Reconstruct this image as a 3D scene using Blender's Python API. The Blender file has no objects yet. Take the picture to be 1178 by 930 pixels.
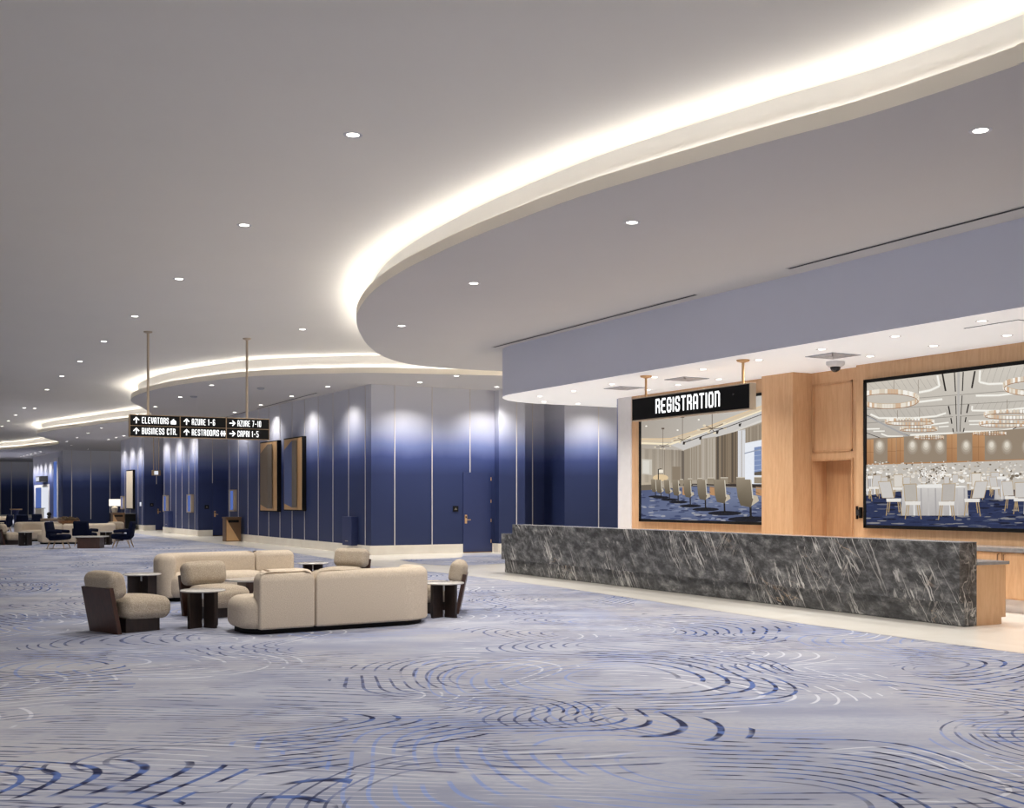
import bpy, bmesh, math, random
from mathutils import Vector, Matrix
from mathutils.geometry import tessellate_polygon
PI = math.pi
rnd = random.Random(7)
scene = bpy.context.scene
COL = scene.collection

# ------------------------------------------------------------------ survey of the room (metres; camera 1.6 m up at the origin)
EYE, FOC, CX, HY = 1.6, 1300.0, 589.0, 575.0
ANG = math.atan2(714, FOC)
SA, CA = math.sin(ANG), math.cos(ANG)
H0, H1, H2 = 5.40, 4.92, 3.87        # upper ceiling, curved soffit, registration ceiling

def cam(lat, d, z=0.0):
    return Vector((d*SA + lat*CA, d*CA - lat*SA, z))
def at(x, y, z=0.0):                   # point at height z seen at photo pixel x, y
    d = (EYE - z)*FOC/(y - HY)
    return cam((x - CX)/FOC*d, d, z)
def ray(x):
    u = (x - CX)/FOC
    return (SA + u*CA, CA - u*SA)
def onX(x, y, X):
    rx, ry = ray(x); d = X/rx
    return Vector((X, d*ry, EYE + (HY - y)*d/FOC))
def onY(x, y, Y):
    rx, ry = ray(x); d = Y/ry
    return Vector((d*rx, Y, EYE + (HY - y)*d/FOC))
LK, LX0, LY0 = -0.0205, 12.08, 30.4    # the long blue wall: X = LX0 + LK*(Y-LY0)
def onL(x, y, off=0.0):
    rx, ry = ray(x)
    d = (LX0 - off - LK*LY0)/(rx - LK*ry)
    return Vector((d*rx, d*ry, EYE + (HY - y)*d/FOC))

# ------------------------------------------------------------------ node helpers
def s2l(c):
    c /= 255.0
    return c/12.92 if c <= 0.04045 else ((c + 0.055)/1.055)**2.4
def rgb(r, g, b):
    return (s2l(r), s2l(g), s2l(b), 1.0)

class Mat:
    def __init__(s, name):
        s.m = bpy.data.materials.new(name); s.m.use_nodes = True
        s.t = s.m.node_tree; s.t.nodes.clear()
        s.out = s.t.nodes.new('ShaderNodeOutputMaterial')
    def n(s, typ, ins=None, **attrs):
        nd = s.t.nodes.new(typ)
        for k, v in attrs.items(): setattr(nd, k, v)
        for k, v in (ins or {}).items():
            sk = nd.inputs[k]
            if isinstance(v, bpy.types.NodeSocket): s.t.links.new(v, sk)
            else: sk.default_value = v
        return nd
    def math(s, op, a, b=0.0, c=0.0, clamp=False):
        nd = s.n('ShaderNodeMath', {0: a, 1: b, 2: c}, operation=op); nd.use_clamp = clamp
        return nd.outputs[0]
    def ss(s, v, lo, hi, a=0.0, b=1.0):
        nd = s.n('ShaderNodeMapRange', {'Value': v, 'From Min': lo, 'From Max': hi, 'To Min': a, 'To Max': b}, interpolation_type='SMOOTHSTEP')
        return nd.outputs[0]
    def mix(s, f, a, b):
        nd = s.t.nodes.new('ShaderNodeMix'); nd.data_type = 'RGBA'
        for i, v in ((0, f), (6, a), (7, b)):
            if isinstance(v, bpy.types.NodeSocket): s.t.links.new(v, nd.inputs[i])
            else: nd.inputs[i].default_value = v
        return nd.outputs[2]
    def ramp(s, f, stops):
        nd = s.t.nodes.new('ShaderNodeValToRGB'); s.t.links.new(f, nd.inputs[0])
        cr = nd.color_ramp
        while len(cr.elements) > 1: cr.elements.remove(cr.elements[-1])
        cr.elements[0].position = stops[0][0]; cr.elements[0].color = stops[0][1]
        for p, c in stops[1:]:
            e = cr.elements.new(p); e.color = c
        return nd.outputs[0]
    def pos(s): return s.n('ShaderNodeNewGeometry').outputs['Position']
    def obj(s): return s.n('ShaderNodeTexCoord').outputs['Object']
    def mapping(s, v, scale=(1,1,1), rot=(0,0,0), loc=(0,0,0)):
        return s.n('ShaderNodeMapping', {'Vector': v, 'Scale': scale, 'Rotation': rot, 'Location': loc}).outputs[0]
    def noise(s, v, scale, detail=2.0, rough=0.5, dist=0.0, out=0):
        return s.n('ShaderNodeTexNoise', {'Vector': v, 'Scale': scale, 'Detail': detail, 'Roughness': rough, 'Distortion': dist}).outputs[out]
    def bsdf(s, color, rough=0.5, metal=0.0, bump=None, emit=None, estr=0.0, spec=0.5, coat=0.0):
        ins = {'Base Color': color, 'Roughness': rough, 'Metallic': metal, 'Specular IOR Level': spec, 'Coat Weight': coat}
        if emit is not None: ins['Emission Color'] = emit; ins['Emission Strength'] = estr
        if bump is not None:
            ins['Normal'] = s.n('ShaderNodeBump', {'Height': bump[0], 'Strength': bump[1], 'Distance': bump[2]}).outputs[0]
        b = s.n('ShaderNodeBsdfPrincipled', ins)
        s.t.links.new(b.outputs[0], s.out.inputs[0])
        return s.m

def plain(name, c, rough=0.5, metal=0.0, var=0.06, scale=6.0, spec=0.5):
    m = Mat(name); f = m.noise(m.obj(), scale, 3)
    c2 = tuple(min(1, v*(1 - 2*var)) for v in c[:3]) + (1,)
    return m.bsdf(m.mix(f, c, c2), rough, metal, spec=spec)
def glow(name, c, k):
    m = Mat(name)
    e = m.n('ShaderNodeEmission', {'Color': c, 'Strength': k}); m.t.links.new(e.outputs[0], m.out.inputs[0])
    return m.m

# ------------------------------------------------------------------ materials
def carpet_mat():
    m = Mat('carpet_blue_grey'); p = m.pos()
    v = m.mapping(p, (1, 1, 0), (0, 0, ANG))          # x across the hall view, y along it
    wn = m.noise(v, 0.32, 1.0, 0.4, out=1)
    wv = m.n('ShaderNodeVectorMath', {0: wn, 1: (0.5, 0.5, 0.5)}, operation='SUBTRACT').outputs[0]
    def scales(seed, scale, pitch, width, warp, keep, sx, sy, dash_lo, side=1.0):
        # concentric arcs round scattered centres, kept in some cells only, broken into dashes
        off = m.n('ShaderNodeVectorMath', {0: v, 1: (seed*7.3, seed*3.1, 0)}, operation='ADD').outputs[0]
        sc = m.n('ShaderNodeVectorMath', {0: wv, 'Scale': warp}, operation='SCALE').outputs[0]
        q = m.n('ShaderNodeVectorMath', {0: off, 1: sc}, operation='ADD').outputs[0]
        q2 = m.mapping(q, (sx, sy, 0), (0, 0, 0.0))
        vo = m.n('ShaderNodeTexVoronoi', {'Vector': q2, 'Scale': scale}, voronoi_dimensions='2D', feature='F1')
        d = m.math('DIVIDE', vo.outputs['Distance'], scale)
        ph = m.math('FRACT', m.math('DIVIDE', d, pitch))
        tri = m.math('ABSOLUTE', m.math('SUBTRACT', ph, 0.5))
        line = m.ss(tri, width*0.62/pitch, width*0.38/pitch)
        cellr = m.n('ShaderNodeSeparateColor', {0: vo.outputs['Color']}).outputs[0]
        kp = m.ss(cellr, 1 - keep, 1 - keep + 0.02)
        dash = m.ss(m.noise(off, 1.7, 2.0), dash_lo, dash_lo + 0.08)
        of = m.n('ShaderNodeVectorMath', {0: q2, 1: vo.outputs['Position']}, operation='SUBTRACT').outputs[0]
        ox = m.n('ShaderNodeSeparateXYZ', {0: of}).outputs[0]
        far = m.math('MULTIPLY', m.ss(d, 0.35, 0.55), m.ss(m.math('MULTIPLY', ox, side), -0.2, 0.0))
        return m.math('MULTIPLY', m.math('MULTIPLY', line, far), m.math('MULTIPLY', dash, kp))
    def rows(seed, pitch, width, amp, lo):
        off = m.n('ShaderNodeVectorMath', {0: v, 1: (seed*5.3, seed*9.1, 0)}, operation='ADD').outputs[0]
        y = m.n('ShaderNodeSeparateXYZ', {0: off}).outputs[1]
        f = m.noise(m.mapping(off, (0.55, 1, 0)), 0.42, 1.0, 0.4)
        d = m.math('ADD', y, m.math('MULTIPLY', f, amp))
        ph = m.math('FRACT', m.math('DIVIDE', d, pitch))
        tri = m.math('ABSOLUTE', m.math('SUBTRACT', ph, 0.5))
        line = m.ss(tri, width*0.62/pitch, width*0.38/pitch)
        reg = m.ss(m.noise(m.mapping(off, (0.5, 1, 0)), 0.55, 1.0), lo, lo + 0.06)
        dash = m.ss(m.noise(off, 2.2, 1.0), 0.42, 0.5)
        return m.math('MULTIPLY', m.math('MULTIPLY', line, reg), dash)
    cloud = m.noise(m.mapping(v, (0.45, 1.6, 0)), 0.9, 5, 0.6)
    warm = m.ss(m.noise(v, 0.35, 3), 0.42, 0.66)
    base = m.mix(m.ss(cloud, 0.3, 0.72), rgb(134, 138, 156), rgb(168, 170, 182))
    base = m.mix(m.math('MULTIPLY', warm, 0.6), base, rgb(172, 169, 170))
    fib = m.noise(m.mapping(v, (0.35, 1, 0)), 45, 2)
    base = m.mix(m.math('MULTIPLY', m.ss(fib, 0.35, 0.7), 0.25), base, rgb(124, 131, 160))
    mott = m.ss(m.noise(v, 7, 1), 0.4, 0.6)
    ink = m.mix(mott, rgb(18, 24, 58), rgb(78, 100, 156))
    ink2 = m.mix(mott, rgb(34, 42, 78), rgb(96, 106, 144))
    c = m.mix(m.math('MULTIPLY', scales(3.0, 0.46, 0.15, 0.021, 2.4, 0.8, 0.8, 1.0, 0.42), 0.7), base, rgb(202, 204, 212))
    c = m.mix(m.math('MULTIPLY', scales(8.2, 0.40, 0.115, 0.021, 1.5, 0.8, 0.75, 1.0, 0.42, -1.0), 0.7), c, rgb(118, 138, 192))
    c = m.mix(m.math('MULTIPLY', rows(2.0, 0.105, 0.021, 1.6, 0.45), 0.8), c, ink2)
    c = m.mix(m.math('MULTIPLY', rows(6.0, 0.12, 0.018, -1.9, 0.50), 0.7), c, rgb(190, 192, 202))
    c = m.mix(m.math('MULTIPLY', scales(5.1, 0.55, 0.105, 0.021, 2.0, 0.8, 0.8, 1.1, 0.40, -1.0), 0.8), c, ink2)
    c = m.mix(m.math('MULTIPLY', scales(0.4, 0.42, 0.13, 0.028, 2.4, 0.85, 0.85, 1.0, 0.38), 0.95), c, ink)
    return m.bsdf(c, 0.95, bump=(fib, 0.2, 0.01), spec=0.1)

def ombre_mat():
    m = Mat('ombre_wallcovering'); p = m.pos()
    z = m.n('ShaderNodeSeparateXYZ', {0: p}).outputs[2]
    w = m.noise(m.mapping(p, (1, 1, 0.5)), 1.2, 3)
    zz = m.math('ADD', z, m.math('MULTIPLY', m.math('SUBTRACT', w, 0.5), 0.25))
    f = m.math('DIVIDE', zz, 5.0, clamp=True)
    c = m.ramp(f, [(0.0, rgb(38, 48, 84)), (0.46, rgb(38, 50, 92)), (0.56, rgb(56, 69, 120)), (0.64, rgb(106, 118, 166)), (0.72, rgb(160, 165, 192)), (0.83, rgb(204, 205, 216)), (1.0, rgb(220, 219, 224))])
    g = m.noise(m.mapping(p, (25, 25, 3)), 6, 2)
    c = m.mix(m.math('MULTIPLY', g, 0.10), c, rgb(70, 80, 120))
    return m.bsdf(c, 0.6, spec=0.3)

def marble_dark():
    m = Mat('dark_veined_marble'); p = m.pos()
    wn = m.noise(p, 1.3, 4, 0.6, out=1)
    wv = m.n('ShaderNodeVectorMath', {0: wn, 'Scale': 0.16}, operation='SCALE').outputs[0]
    q = m.n('ShaderNodeVectorMath', {0: p, 1: wv}, operation='ADD').outputs[0]
    def wisp(th, along, across, w, seed, lo, v=None):
        r = m.mapping(m.mapping(q, (1, 1, 1), (th, 0, 0)), (across, across, along), (0, 0, 0), (seed, seed*1.7, seed*0.6))
        a = m.math('ABSOLUTE', m.math('SUBTRACT', m.noise(r, 1.0, 3, 0.55), 0.5))
        g = m.ss(m.noise(p, 0.9, 2), lo, lo + 0.14)
        return m.math('MULTIPLY', m.ss(a, w, w*0.15), g)
    cl = m.noise(m.mapping(m.mapping(q, (1, 1, 1), (-0.25, 0, 0)), (1, 0.8, 1.6)), 4.6, 9, 0.72)
    base = m.ramp(cl, [(0.28, rgb(36, 36, 37)), (0.46, rgb(70, 70, 71)), (0.57, rgb(102, 102, 103)), (0.68, rgb(146, 145, 143)), (0.85, rgb(176, 174, 170))])
    bl = m.noise(m.mapping(m.mapping(q, (1, 1, 1), (0.5, 0, 0)), (1, 1.6, 0.8)), 1.7, 7, 0.7)
    base = m.mix(m.ss(bl, 0.60, 0.67), base, rgb(168, 166, 163))
    c = m.mix(m.math('MULTIPLY', wisp(0.50, 0.16, 3.4, 0.013, 2.0, 0.43), 0.8), base, rgb(206, 203, 199))
    c = m.mix(m.math('MULTIPLY', wisp(0.62, 0.22, 5.0, 0.012, 7.0, 0.46), 0.75), c, rgb(190, 187, 184))
    c = m.mix(m.math('MULTIPLY', wisp(-0.45, 0.25, 4.0, 0.009, 4.0, 0.47), 0.6), c, rgb(180, 174, 168))
    c = m.mix(m.math('MULTIPLY', wisp(1.2, 0.4, 2.5, 0.006, 11.0, 0.52), 0.55), c, rgb(184, 160, 136))
    return m.bsdf(c, 0.25, spec=0.35)

def marble_light(name, c1, c2, c3, scale=1.2, rough=0.12):
    m = Mat(name); p = m.pos()
    wn = m.noise(p, scale, 6, 0.6, 1.2)
    c = m.ramp(wn, [(0.3, c1), (0.55, c2), (0.75, c3)])
    return m.bsdf(c, rough, spec=0.5)

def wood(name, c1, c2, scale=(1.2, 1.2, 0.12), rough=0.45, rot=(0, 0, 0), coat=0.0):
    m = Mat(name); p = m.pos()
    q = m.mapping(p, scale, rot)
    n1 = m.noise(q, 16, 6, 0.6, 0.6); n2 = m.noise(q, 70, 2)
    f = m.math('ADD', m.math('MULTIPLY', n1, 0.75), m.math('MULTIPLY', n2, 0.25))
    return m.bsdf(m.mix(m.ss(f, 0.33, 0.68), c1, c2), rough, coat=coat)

def boucle(name, c1, c2):
    m = Mat(name); p = m.obj()
    f = m.noise(p, 120, 3, 0.6)
    vo = m.n('ShaderNodeTexVoronoi', {'Vector': p, 'Scale': 140}).outputs['Distance']
    return m.bsdf(m.mix(m.ss(f, 0.35, 0.65), c1, c2), 0.95, bump=(vo, 0.35, 0.006), spec=0.1)

def ceil_mat(name, c):
    m = Mat(name); f = m.noise(m.pos(), 0.6, 4, 0.55)
    c2 = tuple(v*0.95 for v in c[:3]) + (1,)
    return m.bsdf(m.mix(f, c, c2), 0.8, spec=0.15)

def glow_added_ceil():                       # white ceiling over the desk, glow added to the material to brighten it
    m = Mat('white_ceiling_added_glow'); f = m.noise(m.pos(), 0.8, 3)
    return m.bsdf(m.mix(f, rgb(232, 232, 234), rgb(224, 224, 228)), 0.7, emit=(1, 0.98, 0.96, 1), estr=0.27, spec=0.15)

def screen_mat():
    m = Mat('lit_display_picture')
    a = m.n('ShaderNodeVertexColor', layer_name='Col').outputs[0]
    n = m.noise(m.pos(), 22, 3)
    c = m.mix(m.math('MULTIPLY', n, 0.12), a, rgb(120, 115, 110))
    e = m.n('ShaderNodeEmission', {'Color': c, 'Strength': 1.0}); m.t.links.new(e.outputs[0], m.out.inputs[0])
    return m.m

M = dict(
    carpet=carpet_mat(), ombre=ombre_mat(), marble=marble_dark(),
    marble_floor=marble_light('cream_polished_stone', rgb(236, 231, 222), rgb(242, 238, 230), rgb(246, 244, 238), 0.9, 0.18),
    base=marble_light('cream_stone_base', rgb(222, 214, 202), rgb(229, 222, 211), rgb(235, 230, 220), 1.4, 0.3),
    tabletop=marble_light('pale_stone_top', rgb(206, 202, 196), rgb(188, 184, 180), rgb(226, 222, 214), 5.0, 0.15),
    grey_stone=marble_light('grey_stone_top', rgb(120, 120, 124), rgb(146, 145, 146), rgb(178, 176, 174), 4.0, 0.2),
    ceil=ceil_mat('painted_ceiling', rgb(243, 238, 228)), soffit=ceil_mat('painted_soffit', rgb(208, 204, 201)),
    lip=ceil_mat('cove_lip_paint', rgb(246, 238, 224)), pocket=ceil_mat('cove_pocket_paint', rgb(226, 226, 226)),
    bulkhead=ceil_mat('lavender_grey_paint', rgb(216, 218, 232)), white_ceil=glow_added_ceil(),
    white=plain('white_paint', rgb(222, 220, 222), 0.6), oak=wood('light_oak', rgb(212, 173, 134), rgb(198, 156, 117)),
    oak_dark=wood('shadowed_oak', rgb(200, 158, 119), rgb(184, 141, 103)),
    walnut=wood('walnut_veneer', rgb(74, 45, 33), rgb(52, 31, 24), (1.5, 1.5, 0.25), 0.4),
    walnut_dark=wood('dark_walnut', rgb(44, 31, 26), rgb(28, 20, 18), (1.5, 1.5, 0.25), 0.4),
    cream=boucle('cream_boucle', rgb(214, 201, 184), rgb(184, 169, 151)), greige=boucle('greige_boucle', rgb(196, 183, 166), rgb(150, 137, 121)),
    navy=boucle('navy_velvet', rgb(18, 24, 50), rgb(11, 15, 32)), black=plain('black_matte', rgb(9, 9, 11), 0.6, spec=0.2),
    charcoal=plain('charcoal_trim', rgb(40, 40, 44), 0.5), gold=plain('brushed_gold', rgb(216, 174, 126), 0.4, 0.35),
    brass=plain('satin_brass', rgb(176, 150, 122), 0.4, 0.6), champagne=plain('champagne_metal', rgb(196, 178, 156), 0.4, 0.4),
    steel=plain('brushed_steel', rgb(170, 170, 172), 0.3, 0.9), bronze=plain('bronze_panel', rgb(120, 92, 68), 0.4, 0.5),
    taupe=plain('taupe_panel', rgb(118, 102, 86), 0.5, 0.2), seam=plain('pale_seam_trim', rgb(214, 208, 206), 0.4),
    blue_door=plain('blue_door_paint', rgb(36, 49, 96), 0.45), dark_blue=plain('dark_blue_panel', rgb(36, 49, 96), 0.5),
    led=glow('cove_led_tape', rgb(255, 249, 240), 28.0), lens=glow('downlight_lens', rgb(255, 248, 235), 9.0),
    letter=glow('lit_letters', rgb(255, 255, 255), 1.6), shade=glow('lit_lampshade', rgb(255, 247, 232), 1.3),
    blue_glow=glow('pale_blue_display', rgb(92, 118, 190), 0.8), white_glow=glow('white_display', rgb(235, 238, 248), 0.9),
    screen=screen_mat(), smoke=plain('smoked_dome', rgb(24, 24, 26), 0.1), vent=plain('vent_grey', rgb(176, 178, 186), 0.6),
    pale_art=plain('pale_canvas', rgb(222, 208, 188), 0.7, 0, 0.12, 3), straw=plain('dried_stems', rgb(112, 92, 70), 0.8, 0, 0.25, 20),
    bowl_wood=wood('carved_bowl_wood', rgb(176, 126, 82), rgb(140, 96, 62)), art_blue=plain('art_blue_facet', rgb(92, 108, 160), 0.35, 0.3),
    art_grey=plain('art_grey_facet', rgb(126, 116, 106), 0.35, 0.3),
)

# ------------------------------------------------------------------ geometry helpers
class MB:
    def __init__(s): s.v = []; s.f = []; s.c = []
    def quad(s, a, b, c, d): return s.poly([a, b, c, d])
    def poly(s, pts, col=None):
        i = len(s.v); s.v += [tuple(p) for p in pts]; s.f.append(tuple(range(i, i + len(pts)))); s.c.append(col)
        return s
    def add(s, verts, faces, mtx=None):
        i = len(s.v)
        s.v += [tuple(mtx @ Vector(p)) if mtx else tuple(p) for p in verts]
        s.f += [tuple(k + i for k in f) for f in faces]; s.c += [None]*len(faces)
        return s
    def box(s, lo, hi, mtx=None):
        x0, y0, z0 = lo; x1, y1, z1 = hi
        vs = [(x0,y0,z0),(x1,y0,z0),(x1,y1,z0),(x0,y1,z0),(x0,y0,z1),(x1,y0,z1),(x1,y1,z1),(x0,y1,z1)]
        fs = [(0,3,2,1),(4,5,6,7),(0,1,5,4),(1,2,6,5),(2,3,7,6),(3,0,4,7)]
        return s.add(vs, fs, mtx)
    def bbox(s, lo, hi, b=0.008, mtx=None):     # box with bevelled edges
        bm = bmesh.new(); bmesh.ops.create_cube(bm, size=1)
        for v in bm.verts:
            v.co = Vector([(lo[k] + hi[k])/2 + v.co[k]*(hi[k] - lo[k]) for k in range(3)])
        bmesh.ops.bevel(bm, geom=bm.edges[:], offset=b, segments=2, affect='EDGES', profile=0.6)
        bm.verts.index_update()
        s.add([v.co.copy() for v in bm.verts], [[v.index for v in f.verts] for f in bm.faces], mtx); bm.free()
        return s
    def prism(s, out, z0, z1, mtx=None, caps=True):
        n = len(out)
        vs = [(p[0], p[1], z0) for p in out] + [(p[0], p[1], z1) for p in out]
        fs = [(i, (i+1) % n, n + (i+1) % n, n + i) for i in range(n)]
        if caps:
            tri = tessellate_polygon([[Vector((p[0], p[1], 0)) for p in out]])
            for t in tri:
                fs.append(tuple(n + k for k in t)); fs.append(tuple(reversed(t)))
        return s.add(vs, fs, mtx)
    def flat(s, out, z):
        tri = tessellate_polygon([[Vector((p[0], p[1], 0)) for p in out]])
        return s.add([(p[0], p[1], z) for p in out], tri)
    def lathe(s, prof, seg=24, mtx=None, closed=False):
        n = len(prof); vs = []; fs = []
        for k in range(seg):
            t = 2*PI*k/seg
            vs += [(r*math.cos(t), r*math.sin(t), z) for r, z in prof]
        for k in range(seg):
            k2 = (k+1) % seg
            for i in range(n - 1): fs.append((k*n + i, k2*n + i, k2*n + i + 1, k*n + i + 1))
        return s.add(vs, fs, mtx)
    def cyl(s, c, r, z0, z1, seg=20, mtx=None):
        T = Matrix.Translation((c[0], c[1], 0))
        return s.lathe([(0.0001, z0), (r, z0), (r, z1), (0.0001, z1)], seg, (mtx @ T) if mtx else T)
    def tube(s, pts, r, seg=8):
        pts = [Vector(p) for p in pts]; rings = []
        for i, p in enumerate(pts):
            d = (pts[min(i+1, len(pts)-1)] - pts[max(i-1, 0)]).normalized()
            a = d.orthogonal().normalized() if abs(d.z) < 0.99 else Vector((1, 0, 0))
            if i and abs(d.z) < 0.99: pass
            b = d.cross(a).normalized(); a = b.cross(d)
            rings.append([p + r*(math.cos(2*PI*k/seg)*a + math.sin(2*PI*k/seg)*b) for k in range(seg)])
        vs = [q for rg in rings for q in rg]; fs = []
        for i in range(len(pts) - 1):
            for k in range(seg):
                k2 = (k+1) % seg
                fs.append((i*seg + k, i*seg + k2, (i+1)*seg + k2, (i+1)*seg + k))
        fs.append(tuple(reversed(range(seg)))); fs.append(tuple((len(pts)-1)*seg + k for k in range(seg)))
        return s.add(vs, fs)
    def soft(s, size, r, mtx=None, bulge=(0, 0, 0), m=5, mid=6):    # plump rounded cushion
        h = [d/2 for d in size]
        def axis(hh):
            a = [-hh + r*(k/m) for k in range(m)]
            b = [-(hh - r) + 2*(hh - r)*k/mid for k in range(mid + 1)]
            c = [(hh - r) + r*((k+1)/m) for k in range(m)]
            return a + b + c
        ax = [axis(x) for x in h]; key = {}; vs = []; fs = []
        def vert(q):
            kq = tuple(round(c, 6) for c in q)
            if kq in key: return key[kq]
            inn = [max(-(h[k]-r), min(h[k]-r, q[k])) for k in range(3)]
            d = Vector([q[k]-inn[k] for k in range(3)]); d.normalize()
            p = [inn[k] + d[k]*r for k in range(3)]
            nx = [q[k]/h[k] for k in range(3)]
            for k in range(3):
                o = [j for j in range(3) if j != k]
                w = (1 - nx[o[0]]**2)*(1 - nx[o[1]]**2)
                p[k] += bulge[k]*w*d[k]*1.0
            key[kq] = len(vs); vs.append(tuple(p)); return key[kq]
        for k in range(3):
            i, j = [(1, 2), (2, 0), (0, 1)][k]
            for sg in (-1, 1):
                for a in range(len(ax[i]) - 1):
                    for b in range(len(ax[j]) - 1):
                        q = []
                        for aa, bb in ((a, b), (a+1, b), (a+1, b+1), (a, b+1)):
                            c = [0, 0, 0]; c[k] = sg*h[k]; c[i] = ax[i][aa]; c[j] = ax[j][bb]
                            q.append(vert(c))
                        fs.append(tuple(q) if sg > 0 else tuple(reversed(q)))
        return s.add(vs, fs, mtx)
    def pad(s, out, z0, z1, rt=0.08, rb=0.04, seg=5, crown=0.0):     # upholstered block over a plan outline
        n = len(out); P = [Vector((p[0], p[1])) for p in out]
        area = sum(P[i].x*P[(i+1) % n].y - P[(i+1) % n].x*P[i].y for i in range(n))
        if area < 0: P.reverse()
        N = []
        for i in range(n):
            e1 = (P[i] - P[i-1]).normalized(); e2 = (P[(i+1) % n] - P[i]).normalized()
            nn = Vector((e1.y, -e1.x)) + Vector((e2.y, -e2.x))
            N.append(nn.normalized() if nn.length > 1e-6 else Vector((e1.y, -e1.x)))
        lv = []
        for k in range(seg + 1):
            t = PI/2*k/seg; lv.append((rb*(1 - math.sin(t)), z0 + rb*(1 - math.cos(t))))
        for k in range(seg + 1):
            t = PI/2*k/seg; lv.append((rt*(1 - math.cos(t)), z1 - rt + rt*math.sin(t)))
        vs = []; fs = []
        for ins, z in lv:
            vs += [(P[i].x - N[i].x*ins, P[i].y - N[i].y*ins, z) for i in range(n)]
        for L in range(len(lv) - 1):
            for i in range(n):
                j = (i+1) % n
                fs.append((L*n + i, L*n + j, (L+1)*n + j, (L+1)*n + i))
        top = (len(lv)-1)*n
        tri = tessellate_polygon([[Vector((vs[top+i][0], vs[top+i][1], 0)) for i in range(n)]])
        fs += [tuple(top + k for k in t) for t in tri]
        fs += [tuple(reversed(t)) for t in tri]
        return s.add(vs, fs)
    def build(s, name, mat, parent=None, smooth=False, colors=False, fix=True):
        me = bpy.data.meshes.new(name); me.from_pydata(s.v, [], s.f)
        if colors:
            ca = me.color_attributes.new('Col', 'FLOAT_COLOR', 'CORNER'); li = 0
            for f, c in zip(s.f, s.c):
                for k in range(len(f)):
                    cc = c[k] if isinstance(c, list) else c
                    ca.data[li].color = cc; li += 1
        if fix and not colors:
            bm = bmesh.new(); bm.from_mesh(me)
            bmesh.ops.remove_doubles(bm, verts=bm.verts, dist=1e-5)
            bmesh.ops.recalc_face_normals(bm, faces=bm.faces); bm.to_mesh(me); bm.free()
        if smooth:
            me.polygons.foreach_set('use_smooth', [True]*len(me.polygons))
            try: me.set_sharp_from_angle(angle=math.radians(48))
            except Exception: pass
        me.materials.append(mat)
        o = bpy.data.objects.new(name, me); COL.objects.link(o)
        if parent is not None: o.parent = parent
        return o

def tag(o, label, cat, group=None, kind=None):
    o['label'] = label; o['category'] = cat
    if group: o['group'] = group
    if kind: o['kind'] = kind
    return o
def thing(name, label, cat, loc=(0, 0, 0), rz=0.0, group=None):
    o = bpy.data.objects.new(name, None); COL.objects.link(o); o.empty_display_size = 0.1
    o.location = loc; o.rotation_euler = (0, 0, rz)
    return tag(o, label, cat, group)
def struct(name, mb, mat, parent=None, smooth=False, fix=True):
    o = mb.build(name, mat, parent, smooth, fix=fix)
    o['kind'] = 'structure'
    return o
def dup(root, label, loc=None, rz=None, group=None):
    r = root.copy(); COL.objects.link(r); r['label'] = label
    if loc is not None: r.location = loc
    if rz is not None: r.rotation_euler = (0, 0, rz)
    if group: r['group'] = group
    for ch in list(root.children):
        c = ch.copy(); COL.objects.link(c); c.parent = r
        for g in list(ch.children):
            d = g.copy(); COL.objects.link(d); d.parent = c
    return r
def T(x=0, y=0, z=0): return Matrix.Translation((x, y, z))
def RX(a): return Matrix.Rotation(a, 4, 'X')
def RY(a): return Matrix.Rotation(a, 4, 'Y')
def RZ(a): return Matrix.Rotation(a, 4, 'Z')
def rounded(pts, radii, seg=10):
    out = []; n = len(pts)
    for i in range(n):
        p = Vector(pts[i]); a = (Vector(pts[i-1]) - p); b = (Vector(pts[(i+1) % n]) - p)
        r = radii[i]; ang = a.angle(b); t = r/math.tan(ang/2)
        a.normalize(); b.normalize()
        c = p + (a + b).normalized()*(r/math.sin(ang/2))
        s0 = p + a*t - c; s1 = p + b*t - c
        a0 = math.atan2(s0.y, s0.x); a1 = math.atan2(s1.y, s1.x); da = (a1 - a0 + PI) % (2*PI) - PI
        out += [(c.x + r*math.cos(a0 + da*k/seg), c.y + r*math.sin(a0 + da*k/seg)) for k in range(seg + 1)]
    return out
def spline(pts, step):
    P = [Vector((p[0], p[1])) for p in pts]; out = []
    for i in range(len(P) - 1):
        p0 = P[i-1] if i else P[0]*2 - P[1]
        p1, p2 = P[i], P[i+1]; p3 = P[i+2] if i + 2 < len(P) else P[-1]*2 - P[-2]
        k = max(2, int((p2 - p1).length/step))
        for j in range(k):
            t = j/k
            out.append(0.5*((2*p1) + (p2 - p0)*t + (2*p0 - 5*p1 + 4*p2 - p3)*t*t + (3*p1 - p0 - 3*p2 + p3)*t**3))
    out.append(P[-1]); return out
def offset(path, d):
    out = []
    for i, p in enumerate(path):
        t = (path[min(i+1, len(path)-1)] - path[max(i-1, 0)]).normalized()
        out.append(p + Vector((t.y, -t.x))*d)
    return out
ORD = ['first', 'second', 'third', 'fourth', 'fifth', 'sixth', 'seventh', 'eighth', 'ninth', 'tenth', 'eleventh', 'twelfth', 'thirteenth', 'fourteenth']

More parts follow.
